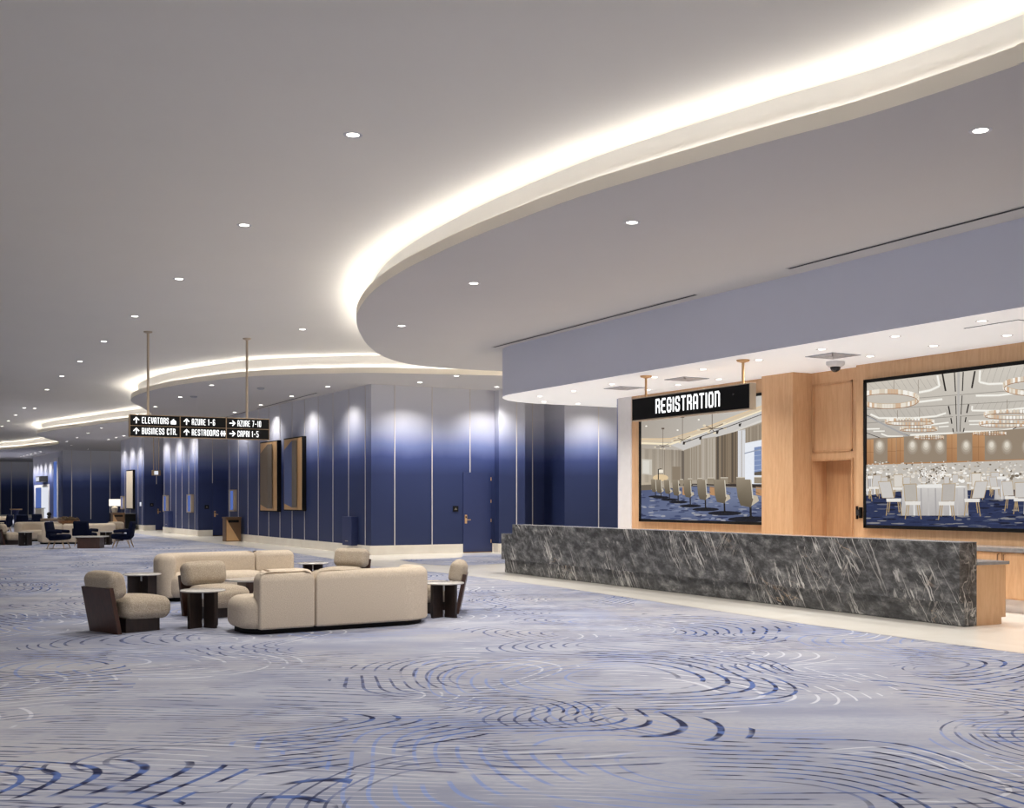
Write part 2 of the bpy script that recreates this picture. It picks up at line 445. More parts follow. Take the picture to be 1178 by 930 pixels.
# ------------------------------------------------------------------ floor
struct('floor', MB().flat([(-75, -12), (32, -12), (32, 118), (-75, 118)], 0.0), M['carpet'])
stone = [(1300, 769), (1178, 752.5), (1078, 739.5), (927, 718.5), (800, 699.5), (700, 684.5), (649, 677), (600, 670.5), (565, 666), (540, 663), (505, 659),
         (453, 654.5), (423, 651), (380, 643), (337, 636.4), (288, 630.5), (262, 627), (244, 625), (187, 618.5), (150, 613)]
so = [at(x, y) for x, y in stone]
so = [(p.x, p.y) for p in so] + [(12.0, 78), (16, 78), (28, 40), (28, 2), (14, 2)]
so = list(so)
struct('floor_stone', MB().flat(so, 0.003), M['marble_floor'])
isl = [at(x, y) for x, y in [(459, 644.6), (500, 643.2), (530, 642), (534, 638.4), (566, 637.6), (592, 640), (592, 646.5), (560, 650), (520, 651), (490, 649.8), (472, 647)]]
struct('floor_carpet_inset', MB().flat([(p.x, p.y) for p in spline(isl + [isl[0]], 0.3)[:-1]], 0.006), M['carpet'])

# ------------------------------------------------------------------ ceilings, coves
struct('ceiling_upper', MB().quad((-75, -12, H0), (32, -12, H0), (32, 118, H0), (-75, 118, H0)), M['ceil'], fix=False)
edge_px = [(1500, -50), (1300, 30), (1177, 72.6), (1084, 104.7), (983, 136.8), (881, 163.9), (790, 189.5), (727, 207.9), (666, 226.7), (604.7, 249.2), (543.4, 273.3), (502.6, 291.7),
           (461.7, 312.5), (433, 331.7), (416.8, 349.3), (410, 365), (412.7, 380.7), (425, 399.1), (445.4, 412.2), (482, 420.8), (543.4, 425.7), (594, 427.6), (622, 429.2), (628, 430.5), (622, 432),
           (594, 432.6), (520, 431), (430, 429.2), (384.6, 429.8), (333.7, 431.1), (282.8, 433.7), (231.9, 439.3), (193.7, 445.1), (168.2, 451), (154, 456.6), (150.4, 460.4), (153, 463.7),
           (160.6, 467.5), (169, 472.5), (174, 477), (168, 481), (144, 484.8), (122, 487), (95, 490.7), (61, 495), (46, 497.7), (42.4, 500), (47.5, 502.7), (58.4, 506), (66.6, 508.1), (68, 510.1),
           (63, 511.8), (40.7, 514), (0, 517.6), (-120, 524)]
edge = [at(x, y, H1) for x, y in edge_px]
edge = [Vector((10.2, -9.0)), Vector((8.6, -3.0))] + [Vector((p.x, p.y)) for p in edge[1:]]
curve = spline(edge, 0.28)
curve = [p for i, p in enumerate(curve) if i == 0 or (p - curve[i-1]).length > 0.02]
sof = [(p.x, p.y) for p in curve] + [(curve[-1].x - 5, 117), (31, 117), (31, -11), (12, -11)]
struct('ceiling_soffit', MB().flat(sof, H1), M['soffit'], fix=False)
def ribbon(path, z0, z1):
    mb = MB()
    n = len(path)
    mb.add([(p.x, p.y, z0) for p in path] + [(p.x, p.y, z1) for p in path], [(i, i+1, n+i+1, n+i) for i in range(n-1)])
    return mb
side = 1.0 if (offset(curve[:3], 0.2)[1] - Vector((curve[1].x + 1, curve[1].y))).length < (offset(curve[:3], -0.2)[1] - Vector((curve[1].x + 1, curve[1].y))).length else -1.0
inner = offset(curve, 0.03*side)
lip = ribbon(curve, H1, H1 + 0.15)
n = len(curve)
lip.add([(p.x, p.y, H1 + 0.15) for p in curve] + [(p.x, p.y, H1 + 0.15) for p in inner], [(i, i+1, n+i+1, n+i) for i in range(n-1)])
struct('trim_1', lip, M['lip'], smooth=True, fix=False)
struct('trim_2', ribbon(offset(curve, 0.24*side), H1, H0), M['pocket'], smooth=True, fix=False)
ta, tb = offset(curve, 0.055*side), offset(curve, 0.085*side)
tape = MB().add([(p.x, p.y, H1 + 0.128) for p in ta] + [(p.x, p.y, H1 + 0.158) for p in tb], [(i, i+1, n+i+1, n+i) for i in range(n-1)])
tag(tape.build('light_tape', M['led'], None, fix=False), 'warm white light tape running in the curved ceiling cove', 'light')

# registration bulkhead and its white ceiling
BX = 11.68
p_l = at(594.6, 458, H2)
bk = [(BX, -8.0), (BX, 21.2)] + [(BX + 1.9 - 1.9*math.cos(t), 21.2 + 1.95*math.sin(t)) for t in [PI/2*k/14 for k in range(1, 15)]] + [(19.0, 23.2)]
bkv = [Vector(p) for p in bk]
struct('wall_bulkhead', ribbon(bkv, H2, H1), M['bulkhead'], smooth=True, fix=False)
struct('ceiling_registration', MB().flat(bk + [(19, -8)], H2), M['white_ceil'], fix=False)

# ------------------------------------------------------------------ blue walls
def wall_strip(name, pts, z0=0.0, z1=H1, mat='ombre', seams=None, base=True, trim_no=0, gaps=()):
    mb = MB()
    for a, b in zip(pts[:-1], pts[1:]):
        mb.quad((a[0], a[1], z0), (b[0], b[1], z0), (b[0], b[1], z1), (a[0], a[1], z1))
    return struct(name, mb, M[mat], fix=False)
def slab(mb, a, b, z0, z1, out):             # thin slab standing proud of the wall line a-b, on the camera side
    a, b = Vector(a[:2]), Vector(b[:2]); t = (b - a).normalized(); nrm = Vector((t.y, -t.x))
    if nrm.dot(-(a + b)/2) < 0: nrm = -nrm
    q = [a, b, b + nrm*out, a + nrm*out]
    return mb.prism([(p.x, p.y) for p in q], z0, z1)
def seam_at(mb, P, z0, z1, w=0.026, d=None):
    t = d.normalized()*w/2
    return slab(mb, (P.x - t.x, P.y - t.y), (P.x + t.x, P.y + t.y), z0, z1, 0.012)

BH = 0.27
Lp = lambda px: onL(px, 575)
C1, L1e, L2n, L2f, L3n, L3f = Lp(427), Lp(262), Lp(228), Lp(188), Lp(165.6), Lp(139)
LD = (L1e - C1).normalized()
# F1: the frontal wall with the blue door
F1a, F1b = onY(427, 575, LY0), onY(568.3, 575, LY0)
w = wall_strip('wall_door', [F1a, F1b])
sm = MB(); xd = Vector((1, 0))
for px in (454, 497): seam_at(sm, onY(px, 575, LY0), BH, H1, d=xd)
seam_at(sm, onY(540.6, 575, LY0), onY(540, 544, LY0).z, H1, d=xd)
struct('panel_trim', sm, M['seam'], w)
DL, DR = onY(532.2, 575, LY0), onY(564.5, 575, LY0)
b = MB(); slab(b, F1a + Vector((-0.03, 0, 0)), DL, 0.003, BH, 0.03); slab(b, DR + Vector((0.05, 0, 0)), F1b, 0.003, BH, 0.03)
struct('baseboard_door', b, M['base'])
# F2, recess, F3
Y2 = LY0 - 0.33
F2a, F2b = onY(574, 575, Y2), onY(604, 575, Y2)
Y3 = Y2 + 1.25
F3a = onY(649.5, 575, Y2)
RBX = F3a.x
w = wall_strip('wall_return', [F1b, (F1b.x + 0.02, F1b.y), F2a, F2b])
sm = MB(); seam_at(sm, onY(594.2, 575, Y2), BH, H1, d=xd); struct('panel_trim', sm, M['seam'], w)
b = MB(); slab(b, F1b, F2a, 0.003, BH, 0.03); slab(b, F2a, F2b, 0.003, BH, 0.03); struct('baseboard_return', b, M['base'])
w = wall_strip('wall_recess', [F2b, (F2b.x, Y3), (RBX, Y3), F3a])
sm = MB(); seam_at(sm, onY(612.5, 575, Y3), BH, H1, d=xd); struct('panel_trim', sm, M['seam'], w)
F3b = onY(735, 575, Y2)
w = wall_strip('wall_rear', [F3a, F3b])
sm = MB(); seam_at(sm, onY(688.5, 575, Y2), BH, H1, d=xd); struct('panel_trim', sm, M['seam'], w)
# L walls
w = wall_strip('wall_gallery', [C1, L1e, (L1e.x + 2.5, L1e.y)])
sm = MB()
for px in (264.2, 274.4, 285.4, 297.4, 309.4, 322.2, 336.2, 350.5, 366.3, 383.2, 401.2, 420.4): seam_at(sm, Lp(px), BH, H1, d=LD)
struct('panel_trim', sm, M['seam'], w)
b = MB(); slab(b, C1, L1e, 0.003, BH, 0.03); struct('baseboard_gallery', b, M['base'])
D1b = Vector((14.4, L2n.y))
w = wall_strip('wall_niche', [(L1e.x + 2.5, L1e.y), (14.4, L2n.y), L2n])
sm = MB(); seam_at(sm, onY(244.4, 575, L2n.y), onY(244.4, 556, L2n.y).z, H1, d=xd); struct('panel_trim', sm, M['seam'], w)
D1L = onY(244.6, 575, L2n.y)
b = MB(); slab(b, L2n, D1L, 0.003, BH, 0.03); struct('baseboard_niche', b, M['base'])
w = wall_strip('wall_middle', [L2n, L2f, (L2f.x + 2.5, L2f.y)])
sm = MB()
for px in (189, 196.4, 202.5, 209.5, 217.2, 224.2): seam_at(sm, Lp(px), BH, H1, d=LD)
struct('panel_trim', sm, M['seam'], w)
b = MB(); slab(b, L2n, L2f, 0.003, BH, 0.03); struct('baseboard_middle', b, M['base'])
w = wall_strip('wall_second_niche', [(L2f.x + 2.5, L2f.y), (14.2, L3n.y), L3n])
sm = MB(); seam_at(sm, onY(180, 575, L3n.y), onY(180, 559.5, L3n.y).z, H1, d=xd); struct('panel_trim', sm, M['seam'], w)
D2L = onY(178.7, 575, L3n.y)
b = MB(); slab(b, L3n, D2L, 0.003, BH, 0.03); struct('baseboard_second_niche', b, M['base'])
w = wall_strip('wall_far_gallery', [L3n, L3f, (L3f.x + 2.6, L3f.y)])
sm = MB()
for px in (159, 163.5, 150, 144): seam_at(sm, Lp(px), BH, H1, d=LD)
struct('panel_trim', sm, M['seam'], w)
b = MB(); slab(b, L3n, L3f, 0.003, BH, 0.03); struct('baseboard_far_gallery', b, M['base'])
Y5 = 81.0
D3a, D3b = onY(72.3, 575, Y5), onY(141, 575, Y5)
w = wall_strip('wall_far_end', [D3b + Vector((1, 0, 0)), D3a])
sm = MB()
for px in (82.5, 104.5, 126.5): seam_at(sm, onY(px, 575, Y5), BH, H1, w=0.05, d=xd)
struct('panel_trim', sm, M['seam'], w)
def onM(px, y):                                # the far wall beyond, parallel to the gallery
    rx, ry = ray(px); d = (D3a.x - LK*Y5)/(rx - LK*ry)
    return Vector((d*rx, d*ry, EYE + (HY - y)*d/FOC))
L4f = onM(38, 575)
wall_strip('wall_far_corridor', [D3a, L4f, (L4f.x + 3, L4f.y)])
Y6 = 108.0
w = wall_strip('wall_back', [(13, Y6), (-74, Y6)])
sm = MB()
for px in (0.5, 13.2, 32.3): seam_at(sm, onY(px, 575, Y6), BH, H1, w=0.06, d=xd)
struct('panel_trim', sm, M['seam'], w)
b = MB(); slab(b, (13, Y6), (-74, Y6), 0.003, BH, 0.03); struct('baseboard_back', b, M['base'])

# doors in the blue walls (structure)
def blue_door(name, xl, xr, Y, ztop, hx, hz, proud=0.02, hinges=True):
    o = struct(name, MB().bbox((xl, Y - proud, 0.03), (xr, Y + 0.02, ztop), 0.006), M['blue_door'])
    struct('door_sill', MB().box((xl, Y - proud - 0.02, 0.004), (xr, Y - 0.0, 0.03)), M['bronze'], o)
    h = MB().bbox((hx - 0.035, Y - proud - 0.018, hz - 0.13), (hx + 0.035, Y - proud, hz + 0.13), 0.006)
    h.tube([(hx, Y - proud - 0.01, hz - 0.02), (hx, Y - proud - 0.065, hz - 0.02), (hx + 0.13, Y - proud - 0.065, hz - 0.02)], 0.012)
    struct('door_handle', h, M['gold'], o)
    struct('lock_reader', MB().bbox((hx - 0.02, Y - proud - 0.022, hz + 0.03), (hx + 0.02, Y - proud - 0.016, hz + 0.09), 0.003), M['black'], o)
    if hinges:
        for k in (0.12, 0.38, 0.62, 0.9):
            struct('hinge', MB().cyl((xr, Y - proud), 0.014, ztop*k, ztop*k + 0.1, 10), M['gold'], o)
    return o
blue_door('door_1', DL.x + 0.01, DR.x, LY0, onY(550, 543.8, LY0).z, onY(535.5, 575, LY0).x, onY(535, 597.5, LY0).z)
blue_door('door_2', D1L.x, D1L.x + 1.0, L2n.y, 2.41, D1L.x + 0.09, onY(246, 591.5, L2n.y).z, hinges=False)
blue_door('door_3', D2L.x, D2L.x + 1.0, L3n.y, 2.41, D2L.x + 0.13, onY(181.5, 588.5, L3n.y).z, hinges=False)

# ------------------------------------------------------------------ registration back wall
WX = 14.3
Ya, Yb, Yc, Yd = onX(985, 575, WX).y, onX(927, 575, 14.5).y, onX(912, 575, 14.05).y, onX(876, 575, 14.05).y
Yw = onX(727, 575, WX).y; Yv = onX(712.3, 575, WX).y
struct('wall_registration', MB().box((WX, -6, 0), (WX + 0.5, Ya, H2)), M['oak'])
struct('wall_registration_rear', MB().box((WX, Yd - 0.1, 0), (WX + 0.5, Yw, H2)), M['oak'])
struct('pillar_oak', MB().bbox((14.05, Yc, 0), (14.7, Yd, H2), 0.01), M['oak'])
struct('pillar_white', MB().box((WX - 0.03, Yw, 0), (WX + 1.2, Yv, H2)), M['white'])
struct('wall_side', MB().box((WX + 0.02, Yv, 0), (WX + 1.2, Yv + 0.12, H2)), M['ombre'])
# panelled doorway bay, with an open door recess
PX = 14.5
ol, orr = onX(935.7, 575, PX).y, onX(980, 575, PX).y         # far / near jamb
otop = onX(958, 530, PX).z
bay = MB()
bay.box((PX, Ya, otop), (PX + 0.2, Yc + 0.05, H2)); bay.box((PX, Ya, 0), (PX + 0.2, orr, otop)); bay.box((PX, ol, 0), (PX + 0.2, Yc + 0.05, otop))
struct('wall_panelled_bay', bay, M['oak'])
pt, pb = onX(958, 440, PX).z, onX(958, 520, PX).z
pl, pr = onX(935.5, 575, PX).y, onX(981, 575, PX).y
fr = MB()
for a, bb, z0, z1 in ((pr, pr + 0.035, pb, pt), (pl - 0.035, pl, pb, pt), (pr, pl, pb, pb + 0.035), (pr, pl, pt - 0.035, pt)): fr.box((PX - 0.02, a, z0), (PX, bb, z1))
for a, bb, z0, z1 in ((orr - 0.03, orr, 0, otop + 0.03), (ol, ol + 0.03, 0, otop + 0.03), (orr, ol, otop, otop + 0.03)): fr.box((PX - 0.02, a, z0), (PX, bb, z1))
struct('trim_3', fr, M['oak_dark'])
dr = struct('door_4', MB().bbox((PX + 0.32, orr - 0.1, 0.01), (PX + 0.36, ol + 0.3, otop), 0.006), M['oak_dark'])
struct('door_handle', MB().tube([(PX + 0.32, orr + 0.06, 0.98), (PX + 0.26, orr + 0.06, 0.98), (PX + 0.26, orr + 0.17, 0.98)], 0.011), M['steel'], dr)
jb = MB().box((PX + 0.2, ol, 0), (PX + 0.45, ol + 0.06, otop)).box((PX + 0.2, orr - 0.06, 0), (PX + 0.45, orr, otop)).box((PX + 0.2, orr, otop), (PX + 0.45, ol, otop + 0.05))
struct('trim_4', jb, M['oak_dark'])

# ------------------------------------------------------------------ registration desk
DX, Y0, Y1 = 11.78, 9.68, 21.77
desk = thing('registration_desk', 'long registration desk clad in black and white veined marble with oak end', 'desk', (0, 0, 0))
UX = DX - 0.09
top = MB()
Yt = Y1 - 0.5
out = [(UX, Y0, 0.30), (UX, Y1, 0.30), (UX, Y1, 0.86), (UX, Yt, 0.86), (UX, Yt, 1.06), (UX, Y0, 1.06)]
top.add([(p[0], p[1], p[2]) for p in out] + [(DX + 0.23, p[1], p[2]) for p in out],
        [(0, 5, 4, 3), (0, 3, 2, 1), (6, 7, 8, 9), (6, 9, 10, 11)] + [(i, (i+1) % 6, 6 + (i+1) % 6, 6 + i) for i in range(6)])
top.build('upper_front', M['marble'], desk)
MB().box((DX, Y0, 0.012), (DX + 0.23, Y1, 0.30)).build('lower_front', M['marble'], desk)
MB().box((DX + 0.02, Y0 + 0.02, 0.003), (DX + 0.2, Y1 - 0.03, 0.012)).build('plinth', M['charcoal'], desk)
MB().bbox((UX - 0.004, Y0, 1.06), (DX + 0.232, Yt, 1.066), 0.002).build('top_edge', M['grey_stone'], desk)
cab = MB().box((DX + 0.232, Y0 + 0.01, 0.09), (DX + 0.79, Y1 - 0.05, 0.77)); cab.box((DX + 0.232, Y0 + 0.01, 0.003), (DX + 0.71, Y1 - 0.05, 0.09))
cab.build('cabinet', M['oak'], desk)
MB().bbox((DX + 0.232, Y0 - 0.02, 0.77), (DX + 0.83, Y1 - 0.05, 0.81), 0.004).build('worktop', M['grey_stone'], desk)

bc = thing('back_counter', 'low oak counter with grey stone top along the wall behind the desk', 'counter', (0, 0, 0))
MB().box((13.74, 4.0, 0.2), (WX - 0.005, 13.2, 0.86)).build('cabinet', M['oak'], bc)
MB().box((13.86, 4.0, 0.003), (WX - 0.005, 13.2, 0.2)).build('plinth', M['white'], bc)
MB().bbox((13.70, 3.98, 0.86), (WX - 0.005, 13.22, 0.92), 0.004).build('worktop', M['grey_stone'], bc)
yh = onX(1152.5, 637, 13.72).y
for k in range(-3, 2):
    yc = yh + k*1.1
    for sgn in (-1, 1):
        d = MB().bbox((13.722, yc + (0.01 if sgn > 0 else -0.54), 0.22), (13.742, yc + (0.54 if sgn > 0 else -0.01), 0.85), 0.003).build('door', M['oak'], bc)
        yy = yc + sgn*0.05
        MB().tube([(13.725, yy, 0.70), (13.69, yy, 0.70), (13.69, yy, 0.83), (13.725, yy, 0.83)], 0.008).build('handle', M['bronze'], d)

# ------------------------------------------------------------------ wall screens with their pictures
class Painter:
    def __init__(s, X): s.mb = MB(); s.X = X; s.k = 0
    def poly(s, pts, col, step=True):
        s.k += 1
        X = s.X - 0.000011*s.k
        ps = [onX(x, y, s.X) for x, y in pts]
        ps = [Vector((X, p.y, min(max(p.z, s.z0), s.z1))) for p in ps]
        for p in ps: p.y = min(max(p.y, s.y0), s.y1)
        c = [rgb(*q) for q in col] if isinstance(col, list) else rgb(*col)
        s.mb.poly(ps, c)
    def line(s, a, b, w, col):
        dx, dy = b[0]-a[0], b[1]-a[1]; L = math.hypot(dx, dy) or 1; nx, ny = -dy/L*w/2, dx/L*w/2
        s.poly([(a[0]+nx, a[1]+ny), (b[0]+nx, b[1]+ny), (b[0]-nx, b[1]-ny), (a[0]-nx, a[1]-ny)], col)
    def pline(s, pts, w, col):
        for a, b in zip(pts[:-1], pts[1:]): s.line(a, b, w, col)
    def ell(s, c, rx, ry, col, n=14):
        s.poly([(c[0] + rx*math.cos(2*PI*k/n), c[1] + ry*math.sin(2*PI*k/n)) for k in range(n)], col)
    def rect(s, x0, y0, x1, y1, col): s.poly([(x0, y0), (x1, y0), (x1, y1), (x0, y1)], col)

def screen(label, yL, yR, zb, zt, paint):      # yL: far edge (picture left), yR: near edge
    t = thing('wall_screen', label, 'screen', (0, 0, 0))
    X = WX - 0.07
    MB().box((X + 0.012, yR, zb), (WX - 0.002, yL, zt)).build('housing', M['black'], t)
    bz = 0.055
    fr = MB()
    for lo, hi in (((yR, zb), (yL, zb + bz)), ((yR, zt - bz), (yL, zt)), ((yR, zb), (yR + bz, zt)), ((yL - bz, zb), (yL, zt))):
        fr.box((X - 0.02, lo[0], lo[1]), (X + 0.012, hi[0], hi[1]))
    fr.build('frame', M['black'], t)
    P = Painter(X + 0.008); P.y0, P.y1, P.z0, P.z1 = yR + bz, yL - bz, zb + bz, zt - bz
    paint(P); P.mb.build('picture', M['screen'], t, colors=True)
    return t

def paint_meeting(P):
    q = lambda cx, cy: (730 + cx/7.153, 480 + cy/7.153)
    G = lambda pts: [q(*p) for p in pts]
    r = random.Random(3)
    P.poly(G([(20, -160), (1150, -300), (1150, 900), (20, 900)]), (176, 165, 150))
    P.poly(G([(20, -160), (1150, -300), (1150, 20), (405, 275), (20, 258)]), [(168, 160, 150), (200, 196, 190), (226, 222, 216), (196, 188, 178), (178, 168, 156)])
    P.poly(G([(20, 175), (330, 178), (1150, -120), (1150, -60), (350, 205), (20, 212)]), (216, 198, 172))
    P.pline(G([(20, 218), (300, 222), (560, 135), (1150, -75)]), 2.2, (250, 236, 205))
    P.pline(G([(20, 186), (300, 176), (560, 95), (1150, -112)]), 1.0, (228, 200, 160))
    P.poly(G([(300, 232), (1150, -70), (1150, 0), (405, 272)]), (206, 202, 198))
    P.poly(G([(20, 262), (385, 275), (385, 520), (20, 600)]), [(170, 160, 146), (140, 128, 114), (166, 154, 138), (196, 182, 160)])
    for k in range(38):
        x = 24 + k*9.6; c = r.choice([(186, 176, 162), (152, 142, 128), (140, 130, 118), (178, 166, 150)])
        P.poly(G([(x, 266), (x + 4, 266), (x + 4, 540), (x, 540)]), c)
    P.poly(G([(385, 275), (410, 282), (410, 520), (385, 520)]), (110, 100, 90))
    P.poly(G([(408, 275), (545, 228), (545, 510), (408, 530)]), (160, 148, 132))
    for k in range(14): P.poly(G([(410 + k*9.6, 272 - k*3.2), (415 + k*9.6, 270 - k*3.2), (415 + k*9.6, 520), (410 + k*9.6, 520)]), r.choice([(178, 168, 154), (146, 134, 118)]))
    P.poly(G([(545, 180), (668, 160), (668, 520), (545, 520)]), (178, 168, 154))
    for k in range(12): P.poly(G([(548 + k*10, 178), (552 + k*10, 177), (552 + k*10, 510), (548 + k*10, 510)]), r.choice([(190, 180, 168), (158, 146, 130), (140, 128, 114)]))
    P.poly(G([(668, 165), (850, 115), (850, 560), (668, 530)]), (112, 98, 82))
    for k in range(22): P.poly(G([(670 + k*8, 164 - k*2.2), (675 + k*8, 163 - k*2.2), (675 + k*8, 540), (670 + k*8, 540)]), r.choice([(146, 130, 110), (88, 78, 66), (128, 112, 94), (60, 58, 58)]))
    P.poly(G([(850, 112), (912, 100), (912, 570), (850, 560)]), (206, 204, 204))
    for k in range(7): P.poly(G([(853 + k*9, 112), (857 + k*9, 111), (857 + k*9, 560), (853 + k*9, 560)]), r.choice([(170, 160, 150), (232, 234, 240)]))
    P.poly(G([(912, 95), (1150, 30), (1150, 180), (912, 215)]), (158, 146, 130))
    for k in range(14): P.poly(G([(915 + k*10, 94 - k*2.7), (919 + k*10, 93 - k*2.7), (919 + k*10, 205), (915 + k*10, 212)]), r.choice([(176, 162, 146), (134, 120, 104)]))
    P.poly(G([(910, 215), (1150, 175), (1150, 560), (910, 560)]), (236, 240, 248))
    P.poly(G([(985, 250), (1045, 240), (1045, 470), (985, 470)]), (128, 146, 186))
    for k in range(5): P.line(q(985, 280 + k*40), q(1048, 272 + k*40), 0.7, (170, 184, 212))
    P.line(q(905, 300), q(1050, 262), 1.2, (150, 158, 176)); P.poly(G([(985, 455), (1050, 445), (1050, 480), (985, 480)]), (96, 88, 78))
    # carpet
    P.poly(G([(20, 600), (140, 600), (620, 560), (1150, 560), (1150, 930), (20, 930)]), [(82, 90, 122), (84, 94, 128), (104, 114, 146), (124, 134, 162), (66, 76, 110), (94, 104, 136)])
    for k in range(230):
        x, y = r.uniform(30, 1060), r.uniform(620, 870); s = (y - 520)/90
        P.ell(q(x, y), s*r.uniform(0.6, 2.2), s*r.uniform(0.18, 0.42), r.choice([(50, 58, 90), (64, 74, 108), (130, 138, 164), (156, 158, 170), (98, 108, 140)]), 7)
    # floor lamp, picture, door
    P.poly(G([(60, 345), (145, 350), (145, 478), (60, 470)]), (206, 200, 188)); P.poly(G([(70, 358), (122, 360), (122, 466), (70, 460)]), (222, 218, 208))
    P.ell(q(215, 500), 9, 4, (226, 200, 160)); P.line(q(197, 430), q(197, 520), 1.1, (20, 20, 24)); P.line(q(195, 432), q(222, 426), 0.8, (20, 20, 24))
    P.rect(*q(202, 434), *q(236, 460), (246, 238, 222)); P.rect(*q(310, 408), *q(380, 520), (140, 126, 108))
    P.poly(G([(55, 560), (140, 556), (140, 600), (55, 604)]), (112, 102, 90))
    # table and far chairs
    P.poly(G([(330, 548), (1060, 552), (1060, 590), (620, 575), (330, 566)]), (58, 50, 46))
    for x, w, y in ((375, 26, 510), (440, 34, 505), (520, 38, 502), (602, 54, 498), (708, 62, 496), (838, 72, 494), (985, 80, 492)):
        P.poly(G([(x, y), (x + w, y), (x + w, y + 56), (x, y + 54)]), (150, 138, 120)); P.rect(*q(x, y), *q(x + w, y + 7), (206, 196, 180))
    for x in (395, 620, 1000): P.poly(G([(x, 575), (x + 45, 580), (x + 50, 650), (x, 640)]), (184, 140, 100))
    P.line(q(480, 560), q(1060, 590), 1.0, (150, 146, 142))
    # near row of swivel chairs
    for x, w, yt, yb, fl in ((136, 40, 512, 620, 655), (176, 46, 514, 628, 662), (242, 50, 518, 635, 680), (310, 54, 516, 650, 700), (402, 62, 516, 665, 732), (514, 76, 516, 686, 760), (652, 96, 514, 712, 792), (834, 132, 512, 745, 842)):
        s = w/60
        P.ell(q(x + w*0.95, fl), 0.13*w*s**0.0 + w*0.075, w*0.022 + 0.5, (26, 28, 40)); P.line(q(x + w*0.92, yb - 10), q(x + w*0.95, fl), w*0.016 + 0.3, (30, 28, 30))
        for dx in (-0.55, -0.2, 0.25, 0.6): P.line(q(x + w*0.95, fl - 12*s), q(x + w*(0.95 + dx), fl + 6*s*(1 - abs(dx))), 0.25 + w*0.008, (24, 24, 30))
        P.poly(G([(x + w*0.7, yb - 50*s), (x + w*1.35, yb - 44*s), (x + w*1.45, yb - 25*s), (x + w*0.9, yb - 5)]), (196, 184, 164))
        P.poly(G([(x, yt + 5*s), (x + w*0.08, yt), (x + w*0.92, yt + 2), (x + w*0.98, yt + 8*s), (x + w*1.08, yb - 30*s), (x + w*0.95, yb), (x + w*0.3, yb - 8*s), (x + w*0.12, yb - 40*s)]),
               [(132, 120, 102), (150, 138, 120), (150, 138, 120), (140, 128, 110), (104, 92, 76), (96, 86, 72), (100, 90, 74), (112, 102, 86)])
        P.line(q(x + w*0.95, yt + 5), q(x + w*1.07, yb - 34*s), 0.4 + w*0.006, (214, 206, 190)); P.line(q(x + w*1.1, yb - 62*s), q(x + w*1.5, yb - 52*s), 0.5, (54, 48, 44))
    # pendants
    for x, y0, y1, s in ((235, 95, 242, 0.8), (396, 0, 188, 1.05), (640, -40, 95, 1.4)):
        P.line(q(x, y0), q(x, y1), 0.5*s, (88, 72, 60)); P.rect(*q(x - 14*s, y0 - 6), *q(x + 14*s, y0 + 6), (90, 76, 64))
        for dx, dy in ((-80, 8), (-45, -18), (75, -2), (72, -32), (15, 26), (-20, 22)):
            P.line(q(x, y1), q(x + dx*s, y1 + dy*s), 0.55*s, (84, 68, 56)); P.ell(q(x + dx*s, y1 + dy*s), 1.5*s, 0.9*s, (230, 216, 190), 8)
    P.line(q(400, 215), q(1150, -42), 0.9, (40, 38, 40))
    for x, y in ((410, 212), (545, 172), (684, 124), (870, 62)): P.poly(G([(x - 10, y - 6), (x + 12, y - 12), (x + 4, y + 16), (x - 12, y + 14)]), (50, 46, 44))
    for x, y in ((98, 75), (530, 22), (356, 108)): P.ell(q(x, y), 1.2, 0.9, (255, 250, 240), 8)

